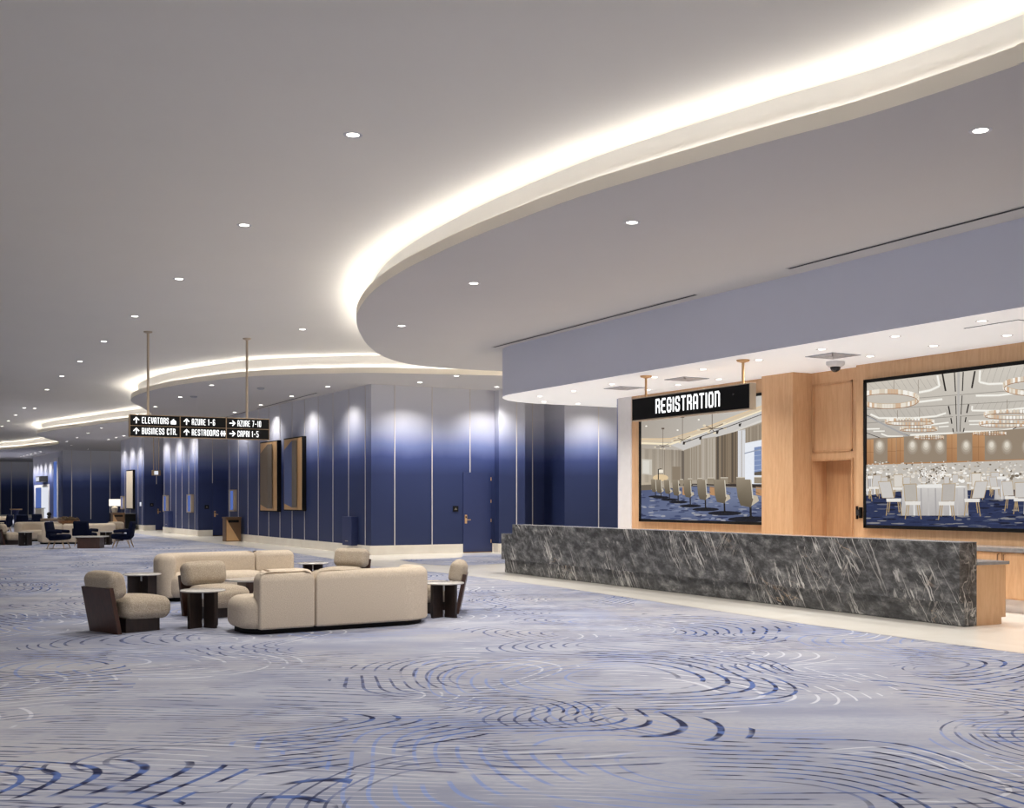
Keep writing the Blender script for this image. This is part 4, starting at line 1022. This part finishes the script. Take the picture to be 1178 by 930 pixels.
# ------------------------------------------------------------------ on the blue walls
LROT = math.atan2(-1, -LK) 
LROT = -PI/2 - math.atan(LK)*(-1)*(-1)
def on_wall(name, label, cat, pxl, pxr, yt, yb, group=None):      # mounted on the gallery wall; returns empty, width, height
    a, b = onL(pxl, yb), onL(pxr, yb)
    xc = (pxl + pxr)/2
    z0, z1 = onL(xc, yb).z, onL(xc, yt).z
    d = b - a
    t = thing(name, label, cat, (a.x, a.y, z0), math.atan2(d.y, d.x), group)
    return t, math.hypot(d.x, d.y), z1 - z0
def gold_panel(label, pxl, pxr, yt, yb, c1, c2):
    t, W, Hh = on_wall('wall_panel_art', label, 'artwork', pxl, pxr, yt, yb, 'gold bordered wall panels')
    MB().box((0, -0.14, 0), (W, -0.002, Hh)).build('frame', M['black'], t)
    f = MB(); y = -0.142; e = 0.04
    # faceted relief: gold border, diagonal facets and folded strips
    A = [(e, e), (W - e, e), (W - e, Hh - e), (e, Hh - e)]
    f.poly([(p[0], y, p[1]) for p in A]); f.build('gold_border', M['gold'], t, fix=False)
    g = MB().add([(e*2, y - 0.01, Hh*0.10), (W*0.52, y - 0.05, Hh*0.03 + e), (W*0.52, y - 0.05, Hh*0.97 - e), (e*2, y - 0.01, Hh*0.84)], [(0, 1, 2, 3)])
    g.build('facet', M[c1], t, fix=False)
    g = MB().add([(W*0.52, y - 0.05, Hh*0.03 + e), (W*0.66, y - 0.012, Hh*0.03 + e), (W*0.66, y - 0.012, Hh*0.97 - e), (W*0.52, y - 0.05, Hh*0.97 - e)], [(0, 1, 2, 3)])
    g.build('facet', M[c2], t, fix=False)
    g = MB().add([(W*0.66, y - 0.012, Hh*0.03 + e), (W*0.76, y - 0.03, Hh*0.03 + e), (W*0.76, y - 0.03, Hh*0.97 - e), (W*0.66, y - 0.012, Hh*0.97 - e)], [(0, 1, 2, 3)])
    g.build('facet', M['taupe'], t, fix=False)
gold_panel('tall gold bordered relief panel, taupe facets, left of the pair', 303.5, 323.5, 508, 589, 'taupe', 'art_grey')
gold_panel('tall gold bordered relief panel with blue facet, right of the pair', 331, 352.5, 503.5, 588, 'art_blue', 'art_grey')
t, W, Hh = on_wall('wall_panel_art', 'tall pale cream artwork in slim frame above the lit lamp', 'artwork', 148, 155.5, 541, 586)
MB().box((0, -0.12, 0), (W, -0.002, Hh)).build('frame', M['black'], t)
MB().box((0.05, -0.13, 0.05), (W - 0.05, -0.12, Hh - 0.05)).build('canvas', M['pale_art'], t)
def room_display(label, pxl, pxr, yt, yb):
    t, W, Hh = on_wall('room_display', label, 'display', pxl, pxr, yt, yb, 'gold framed room displays')
    f = MB(); e = W*0.22
    MB().box((0.02, -0.05, 0.02), (W - 0.02, -0.002, Hh - 0.02)).build('backing', M['charcoal'], t)
    for lo, hi in (((0, 0), (e*0.5, Hh)), ((W - e, 0), (W, Hh)), ((0, 0), (W, 0.05)), ((0, Hh - 0.05), (W, Hh))): f.box((lo[0], -0.10, lo[1]), (hi[0], -0.002, hi[1]))
    f.build('frame', M['champagne'], t)
    MB().box((e*0.5, -0.06, 0.05), (W - e, -0.05, Hh - 0.05)).build('display', M['blue_glow'], t)
room_display('gold framed blue room display beside the nearer wall bin', 266, 272.5, 563.5, 588.5)
room_display('gold framed blue room display, nearer one on the middle stretch of wall', 217, 222.8, 569, 590)
room_display('gold framed blue room display, further one on the middle stretch of wall', 189.5, 194.2, 570, 589)
room_display('gold framed blue room display behind the lit lamp', 140.5, 143.5, 571, 586)
def wall_cab(label, pxl, pxr, yt, yb):
    t, W, Hh = on_wall('wall_cabinet', label, 'cabinet', pxl, pxr, yt, yb, 'narrow blue wall cabinets')
    MB().bbox((0, -0.22, 0), (W, -0.002, Hh), 0.01).build('body', M['dark_blue'], t)
    MB().box((W*0.35, -0.226, 0.12), (W*0.65, -0.22, 0.14)).build('pull', M['champagne'], t)
wall_cab('narrow blue wall cabinet near the corner, right of the gold panels', 401.5, 412, 594.5, 627.5)
wall_cab('narrow blue wall cabinet on the middle stretch of blue wall', 194.5, 198.8, 588, 606.5)
def placard(label, x, y, Y):
    p = onY(x, y, Y)
    t = thing('door_placard', label, 'sign', (p.x, Y, p.z), 0, 'dark door placards')
    MB().bbox((-0.09, -0.02, -0.085), (0.09, -0.001, 0.085), 0.004).build('plate', M['black'], t)
    MB().poly([(-0.05, -0.022, -0.03), (0.05, -0.022, -0.03), (0.0, -0.022, 0.04)]).build('symbol', M['art_grey'], t, fix=False)
placard('small black placard beside the nearest blue door', 524, 585.6, LY0)
placard('small black placard left of the second blue door, by the near bin', 237.8, 583.5, L2n.y)
placard('small black placard left of the farthest blue door', 174.5, 581, L3n.y)
t, W, Hh = on_wall('wall_switch', 'small white control plate on the far blue wall', 'switch', 161.3, 163.9, 578, 582.5)
MB().box((0, -0.03, 0), (W*0.5, -0.002, Hh)).build('plate', M['white_glow'], t); MB().box((W*0.1, -0.045, Hh*0.2), (W*0.4, -0.03, Hh*0.5)).build('rocker', M['white'], t)

# exit sign hanging from two rods
ex = cam((179.7 - CX)/FOC*45, 45, 2.5)
exs = thing('exit_sign', 'small lit sign hanging on two thin rods before the far blue wall', 'sign', (ex.x, ex.y, 2.5), -ANG + 0.9)
MB().bbox((-0.17, -0.06, 0.06), (0.17, 0.06, 0.27), 0.006).build('casing', M['brass'], exs)
MB().box((-0.13, -0.066, 0.09), (0.05, -0.06, 0.24)).build('lit_face', M['white_glow'], exs)
for s in (-0.12, 0.12): MB().cyl((s, 0), 0.014, 0.27, H1 - 2.5 + 0.0, 10).build('rod', M['brass'], exs)

# wall bins
def bin_(label, x, y, loc=None):
    p = loc or at(x, y)
    t = thing('waste_bin', label, 'bin', (p.x, p.y, 0.004), 0.02, 'bronze waste bins')
    MB().bbox((-0.29, -0.25, 0.0), (0.29, 0.25, 0.88), 0.01).build('body', M['bronze'], t)
    MB().poly([(-0.27, -0.252, 0.03), (-0.27, -0.252, 0.84), (0.22, -0.252, 0.03)]).build('diagonal_panel', M['gold'], t, fix=False)
    MB().bbox((-0.31, -0.27, 0.88), (0.31, 0.27, 0.93), 0.006).build('lid', M['bronze'], t)
    MB().box((-0.2, -0.256, 0.72), (0.2, -0.25, 0.82)).build('opening', M['black'], t)
pb = Lp(278.5); bin_('bronze and gold waste bin against the blue wall, near the gold panels', 0, 0, pb + Vector((-0.40, 0, 0)))
pb2 = Lp(141.0); bin_('bronze and gold waste bin beyond the console with the lamp', 0, 0, cam((135.5 - CX)/FOC*57.5, 57.5))

# far corridor: white door, exit box and tall window slit
p0, p1 = onM(57, 560), onM(40, 560); d = p0 - p1
zz = onM(48, 558).z
fd = struct('door_5', MB().box((0, -0.04, 0.0), (d.length, 0, zz)), M['white'])
fd.location = (p1.x, p1.y, 0.0); fd.rotation_euler = (0, 0, math.atan2(d.y, d.x))
struct('door_glass', MB().box((d.length*0.12, -0.06, 0.1), (d.length*0.5, -0.04, zz - 0.2)), M['blue_glow'], fd)
struct('door_panel', MB().box((d.length*0.52, -0.06, 0.1), (d.length*0.96, -0.04, zz - 0.2)), M['white_glow'], fd)
p0, p1 = onM(67.5, 560), onM(62.5, 560); d = p0 - p1
wz = onM(65, 527).z
fw = struct('window_1', MB().box((0, -0.05, 0.3), (d.length, 0, min(wz, H1 - 0.2))), M['white'])
fw.location = (p1.x, p1.y, 0.0); fw.rotation_euler = (0, 0, math.atan2(d.y, d.x))
struct('window_pane', MB().box((d.length*0.1, -0.08, 0.4), (d.length*0.75, -0.05, min(wz, H1 - 0.2) - 0.25)), M['blue_glow'], fw)
p0, p1 = onM(55, 552), onM(49.5, 552); d = p0 - p1
eb = thing('exit_box', 'small boxed exit light above the distant white door', 'sign', (p1.x, p1.y, p1.z - 0.2), math.atan2(d.y, d.x))
MB().box((0, -0.5, 0), (d.length, -0.002, 0.42)).build('casing', M['charcoal'], eb); MB().box((d.length*0.1, -0.52, 0.06), (d.length*0.7, -0.5, 0.36)).build('lit_face', M['white_glow'], eb)

# ------------------------------------------------------------------ furniture prototypes
def place(o, lat, d, phi, z=0.0):
    p = cam(lat, d, z); o.location = p; o.rotation_euler = (0, 0, math.radians(phi) - ANG)
def make_sofa(label, group):
    t = thing('sofa', label, 'sofa', (0, 0, 0), 0, group)
    U0, SM, UE = 0.16, 1.04, 2.78
    MB().pad(rounded([(U0 + 0.08, 0.08), (UE - 0.08, 0.08), (UE - 0.08, 0.88), (U0 + 0.08, 0.88)], [0.3, 0.48, 0.4, 0.3]), 0.0, 0.075, 0.005, 0.005, 2).build('plinth', M['black'], t, True)
    MB().pad(rounded([(U0, 0.03), (SM - 0.007, 0.03), (SM - 0.007, 0.95), (U0, 0.95)], [0.3, 0.03, 0.03, 0.36]), 0.06, 0.43, 0.13, 0.09, 6).build('seat', M['cream'], t, True)
    MB().pad(rounded([(SM + 0.007, 0.03), (UE - 0.02, 0.03), (UE - 0.02, 0.95), (SM + 0.007, 0.95)], [0.03, 0.52, 0.42, 0.03]), 0.06, 0.43, 0.13, 0.09, 6).build('seat', M['cream'], t, True)
    MB().pad(rounded([(0.34, 0), (SM - 0.006, 0), (SM - 0.006, 0.29), (0.34, 0.29)], [0.03, 0.03, 0.03, 0.08]), 0.06, 0.735, 0.11, 0.03, 6).build('backrest', M['cream'], t, True)
    R_ = 0.56; r_ = 0.27; cx, cy = UE - R_, R_
    outl = [(SM + 0.006, 0.02), (SM + 0.02, 0.0)] + [(cx + R_*math.sin(a), cy - R_*math.cos(a)) for a in [PI/2*k/14 for k in range(15)]] + [(UE, 0.72)]
    ec = ((UE + cx + r_)/2, 0.72); er = (UE - cx - r_)/2
    outl += [(ec[0] + er*math.cos(a), ec[1] + er*math.sin(a)) for a in [PI*k/10 for k in range(1, 10)]]
    outl += [(cx + r_, 0.72)] + [(cx + r_*math.sin(a), cy - r_*math.cos(a)) for a in [PI/2*(1 - k/12) for k in range(13)]] + [(SM + 0.02, cy - r_), (SM + 0.006, cy - r_ - 0.02)]
    MB().pad(outl, 0.06, 0.735, 0.11, 0.03, 6).build('backrest', M['cream'], t, True)
    return t
def make_lounge(label, group):
    t = thing('lounge_chair', label, 'chair', (0, 0, 0), 0, group)
    m = T(-0.30, 0, 0) @ RY(-0.2)
    MB().bbox((-0.055, -0.32, 0.0), (0, 0.32, 0.57), 0.006, m).build('back_panel', M['walnut'], t)
    MB().bbox((-0.22, -0.27, 0.0), (0.24, 0.27, 0.17), 0.006).build('base', M['walnut_dark'], t)
    MB().soft((0.64, 0.66, 0.26), 0.10, T(0.07, 0, 0.285) @ RY(0.03), (0.015, 0.0, 0.03)).build('seat_cushion', M['greige'], t, True)
    MB().soft((0.22, 0.65, 0.31), 0.085, T(-0.335, 0, 0.575) @ RY(-0.2), (0.015, 0.0, 0.015)).build('back_cushion', M['greige'], t, True)
    return t
def make_side(label, group):
    t = thing('side_table', label, 'table', (0, 0, 0), 0, group)
    for k in range(4):
        mm = RZ(PI/4 + k*PI/2)
        MB().bbox((0.035, -0.022, 0.0), (0.23, 0.022, 0.45), 0.004, mm).build('leg', M['walnut_dark'], t)
    MB().cyl((0, 0), 0.045, 0.36, 0.45, 12).cyl((0, 0), 0.045, 0.05, 0.09, 12).build('connector', M['steel'], t)
    MB().lathe([(0.001, 0.45), (0.26, 0.45), (0.278, 0.457), (0.278, 0.468), (0.265, 0.475), (0.001, 0.475)], 40).build('table_top', M['tabletop'], t, True)
    return t
def make_navy(label, group):
    t = thing('armchair', label, 'chair', (0, 0, 0), 0, group)
    MB().soft((0.64, 0.60, 0.17), 0.075, T(0.04, 0, 0.37) @ RY(-0.06), (0, 0, 0.02)).build('seat', M['navy'], t, True)
    MB().soft((0.13, 0.60, 0.56), 0.06, T(-0.30, 0, 0.60) @ RY(-0.2), (0.02, 0, 0)).build('backrest', M['navy'], t, True)
    for s in (-1, 1): MB().soft((0.56, 0.10, 0.11), 0.048, T(-0.02, s*0.34, 0.56) @ RY(0.05)).soft((0.12, 0.09, 0.22), 0.04, T(-0.26, s*0.33, 0.47)).build('armrest', M['navy'], t, True)
    for sx, sy in ((1, 1), (1, -1), (-1, 1), (-1, -1)):
        MB().tube([(sx*0.22, sy*0.22, 0.30), (sx*0.31, sy*0.27, 0.0)], 0.014).tube([(sx*0.16, sy*0.22, 0.30), (sx*0.31, sy*0.27, 0.01)], 0.010).build('leg', M['brass'], t)
    t.scale = (0.92, 0.92, 1.0)
    return t
def make_coffee(label, r1, r2, z):
    t = thing('coffee_table', label, 'table', (0, 0, 0), 0)
    MB().add([(r1*math.cos(2*PI*k/40), r2*math.sin(2*PI*k/40), z - 0.025) for k in range(40)] + [(r1*math.cos(2*PI*k/40), r2*math.sin(2*PI*k/40), z) for k in range(40)],
             [tuple(reversed(range(40))), tuple(range(40, 80))] + [(k, (k+1) % 40, 40 + (k+1) % 40, 40 + k) for k in range(40)]).build('table_top', M['tabletop'], t)
    MB().bbox((-r1*0.6, -r2*0.55, 0), (r1*0.6, r2*0.55, z - 0.025), 0.01).build('base', M['walnut'], t)
    return t

# near seating group
sofa = make_sofa('cream curved sofa seen from behind, nearest of the seating group', None)
place(sofa, -2.965 - 0.34*math.cos(math.radians(32)), 13.29 - 0.34*math.sin(math.radians(32)), 32)
s1 = dup(sofa, 'cream curved sofa facing the camera across the near seating group')
place(s1, -3.57, 19.75, 212)
ca = make_lounge('walnut backed lounge chair at the left end of the near group', None)
place(ca, -4.68, 13.85, 50)
cb = dup(ca, 'walnut backed lounge chair behind the front round side table'); place(cb, -4.06, 15.5, -45)
cc = dup(ca, 'walnut backed lounge chair facing the camera beyond the near sofa'); place(cc, -2.95, 19.6, -112)
cd = dup(ca, 'walnut backed lounge chair at the right end of the near sofa'); place(cd, -1.10, 16.1, 180)
st2 = make_side('round stone topped side table in front of the second lounge chair', None); place(st2, -3.87, 14.15, 12)
stt = dup(st2, 'round stone topped side table beside the left lounge chair, before the facing sofa'); place(stt, -5.63, 17.2, 0)
stt = dup(st2, 'round stone topped side table between the facing sofa and rear chair'); place(stt, -3.56, 20.2, 10)
stt = dup(st2, 'round stone topped side table at the right end of the near sofa'); place(stt, -0.93, 15.4, 5)
ct = make_coffee('large oval stone topped coffee table between the two near sofas', 0.62, 0.42, 0.40); place(ct, -3.75, 17.2, 30)
ct2 = make_coffee('small low stone topped coffee table just behind the near sofa', 0.34, 0.30, 0.33); place(ct2, -3.22, 15.55, 30)

# far seating group
fs = dup(sofa, 'distant cream curved sofa seen from behind, behind the navy armchairs'); place(fs, (36 - CX)/FOC*40.3, 40.3, 14)
fs2 = dup(sofa, 'distant cream curved sofa facing the camera under the wooden bowl'); place(fs2, (107 - CX)/FOC*44.6, 44.6, 196)
fs3 = dup(sofa, 'farthest cream sofa at the left edge before the back wall'); place(fs3, (18 - CX)/FOC*58, 58, 192)
fc = dup(ca, 'distant walnut backed lounge chair at the left edge of the frame'); place(fc, (13 - CX)/FOC*40.2, 40.2, 42)
fc2 = dup(ca, 'distant walnut backed lounge chair right of the far sofa, by the console'); place(fc2, (128.5 - CX)/FOC*43.5, 43.5, -95)
fst = dup(st2, 'distant round side table between far lounge chair and far sofa'); place(fst, (29 - CX)/FOC*39.4, 39.4, 0)
fst = dup(st2, 'distant round side table behind the block coffee table'); place(fst, (122 - CX)/FOC*40, 40, 8)
n1 = make_navy('navy velvet armchair with brass legs facing right, left of the block table', None); place(n1, (67.5 - CX)/FOC*36.9, 36.9, 0)
n2 = dup(n1, 'navy velvet armchair behind the block table'); place(n2, (98.5 - CX)/FOC*38.6, 38.6, 82)
n3 = dup(n1, 'navy velvet armchair with brass legs facing left, right of the block table'); place(n3, (141.5 - CX)/FOC*37.6, 37.6, 186)
n4 = dup(n1, 'far navy armchair behind the left lounge chair cushions, larger of two dark backs'); place(n4, (28 - CX)/FOC*55, 55, 95)
n5 = dup(n1, 'far navy armchair just right of the larger dark chair back'); place(n5, (46.5 - CX)/FOC*57, 57, 80)
n6 = dup(n1, 'far navy armchair at the left edge of the frame'); place(n6, (4 - CX)/FOC*54, 54, 178)
bt = thing('block_table', 'low walnut block coffee table with thin pale top among navy armchairs', 'table', (0, 0, 0))
MB().bbox((-0.36, -0.27, 0), (0.36, 0.27, 0.36), 0.01).build('base', M['walnut'], bt); MB().bbox((-0.5, -0.32, 0.36), (0.5, 0.32, 0.40), 0.008).build('table_top', M['tabletop'], bt)
place(bt, (104.5 - CX)/FOC*37.3, 37.3, 4)

# bowl of dried stems on a stone table
tb_ = thing('console_table', 'pale stone console table under the wooden bowl', 'table', (0, 0, 0))
MB().bbox((-0.75, -0.25, 0.60), (0.75, 0.25, 0.65), 0.006).build('table_top', M['tabletop'], tb_)
for s in (-1, 1): MB().bbox((s*0.6 - 0.06, -0.2, 0), (s*0.6 + 0.06, 0.2, 0.6), 0.006).build('leg', M['walnut_dark'], tb_)
place(tb_, (79 - CX)/FOC*42.2, 42.2, 8)
bw = thing('decorative_bowl', 'wide carved wooden bowl holding dried stems', 'bowl', (0, 0, 0))
MB().lathe([(0.001, 0.0), (0.22, 0.0), (0.36, 0.10), (0.40, 0.17), (0.37, 0.17), (0.33, 0.11), (0.2, 0.04), (0.001, 0.04)], 28).build('bowl', M['bowl_wood'], bw, True)
ss_ = MB()
for k in range(70):
    a = rnd.uniform(0, 2*PI); r0 = rnd.uniform(0, 0.28); z = rnd.uniform(0.15, 0.28); a2 = a + rnd.uniform(-1.5, 1.5); r1 = rnd.uniform(0.1, 0.42)
    ss_.tube([(r0*math.cos(a), r0*math.sin(a), 0.1), (0.5*(r0 + r1)*math.cos((a + a2)/2), 0.5*(r0 + r1)*math.sin((a + a2)/2), z + 0.04), (r1*math.cos(a2), r1*math.sin(a2), z)], rnd.uniform(0.012, 0.024), 5)
sto = ss_.build('dried_stems', M['straw'], bw); sto['kind'] = 'stuff'
place(bw, (79 - CX)/FOC*42.2, 42.2, 0, 0.65)
wt = thing('tray_table', 'dark wooden tray table behind the far sofa', 'table', (0, 0, 0))
MB().bbox((-0.5, -0.25, 0.62), (0.5, 0.25, 0.74), 0.01).build('tray', M['taupe'], wt)
for s in (-1, 1): MB().bbox((s*0.4 - 0.03, -0.2, 0), (s*0.4 + 0.03, 0.2, 0.62), 0.004).build('leg', M['walnut_dark'], wt)
place(wt, (61 - CX)/FOC*52, 52, 10)
ph = thing('potted_cactus', 'small dark round plant in a pot on the tray table', 'plant', (0, 0, 0))
MB().lathe([(0.001, 0), (0.07, 0), (0.09, 0.1), (0.001, 0.1)], 16).build('pot', M['walnut_dark'], ph, True)
MB().lathe([(0.03, 0.1), (0.10, 0.15), (0.10, 0.22), (0.05, 0.28), (0.001, 0.29)], 16).build('leaves', M['black'], ph, True)
place(ph, (56.5 - CX)/FOC*52, 52, 0, 0.74)
pd = thing('pedestal_table', 'slim pedestal table with wide gold top before the back wall', 'table', (0, 0, 0))
MB().lathe([(0.001, 0), (0.3, 0), (0.12, 0.08), (0.12, 0.8), (0.2, 1.0), (0.001, 1.0)], 20).build('pedestal', M['dark_blue'], pd, True)
MB().lathe([(0.001, 1.0), (0.32, 1.0), (0.34, 1.06), (0.001, 1.06)], 24).build('table_top', M['gold'], pd, True)
place(pd, (18.5 - CX)/FOC*66, 66, 0)
cs = thing('stone_pedestal', 'cream square pedestal by the distant white door', 'pedestal', (0, 0, 0))
MB().bbox((-0.2, -0.2, 0), (0.2, 0.2, 1.05), 0.01).build('body', M['base'], cs); MB().bbox((-0.36, -0.05, 1.05), (0.36, 0.05, 1.08), 0.004).build('cap', M['dark_blue'], cs)
place(cs, (45.5 - CX)/FOC*70, 70, 0)

# console with lamp by the far wall
pc = Lp(150)
cdir = LD
con = thing('console_cabinet', 'black console cabinet against the far blue wall under the pale artwork', 'cabinet', (pc.x - 0.42, pc.y, 0.004), math.atan2(-LD.y, -LD.x))
MB().bbox((-2.2, -0.26, 0.08), (2.2, 0.26, 0.82), 0.01).build('body', M['black'], con)
MB().bbox((-2.26, -0.28, 0.82), (2.26, 0.28, 0.86), 0.006).build('top', M['charcoal'], con)
for k in range(4):
    d = MB().bbox((-2.15 + k*1.08, -0.275, 0.1), (-1.09 + k*1.08, -0.26, 0.8), 0.004).build('door', M['black'], con)
    MB().box((-1.2 + k*1.08, -0.29, 0.4), (-1.17 + k*1.08, -0.275, 0.55)).build('pull', M['brass'], d)
MB().box((-2.1, -0.22, 0.0), (2.1, 0.22, 0.08)).build('plinth', M['charcoal'], con)
lp = Lp(144.5)
la = thing('table_lamp', 'lit table lamp with white drum shade on the black console', 'lamp', (pc.x + LD.x*2.0 - 0.46, pc.y + LD.y*1.9, 0.864), 0)
MB().lathe([(0.001, 0), (0.12, 0), (0.14, 0.02), (0.19, 0.28), (0.12, 0.34), (0.03, 0.36), (0.02, 0.40), (0.001, 0.40)], 24).build('base', M['pale_art'], la, True)
MB().lathe([(0.30, 0.38), (0.30, 0.76), (0.292, 0.76), (0.292, 0.38)], 32).build('lamp_shade', M['shade'], la, True)

# ------------------------------------------------------------------ light
wd = bpy.data.worlds.new('room_ambient'); scene.world = wd; wd.use_nodes = True
bg = wd.node_tree.nodes['Background']; bg.inputs[0].default_value = (1.0, 0.985, 0.96, 1); bg.inputs[1].default_value = 1.3

# ------------------------------------------------------------------ camera
cd_ = bpy.data.cameras.new('camera'); cam_o = bpy.data.objects.new('camera', cd_); COL.objects.link(cam_o)
cam_o.location = (0, 0, EYE); cam_o.rotation_euler = (PI/2, 0, -ANG)
cd_.sensor_fit = 'HORIZONTAL'; cd_.sensor_width = 36; cd_.lens = 36*FOC/1178
cd_.shift_y = (HY - 465)/1178; cd_.clip_end = 400; cd_.clip_start = 0.05
scene.camera = cam_o
scene.view_settings.view_transform = 'Standard'; scene.view_settings.look = 'None'; scene.view_settings.exposure = 0.0
try:
    scene.cycles.use_denoising = True; scene.cycles.max_bounces = 8; scene.cycles.diffuse_bounces = 5; scene.cycles.sample_clamp_indirect = 6.0
except Exception: pass
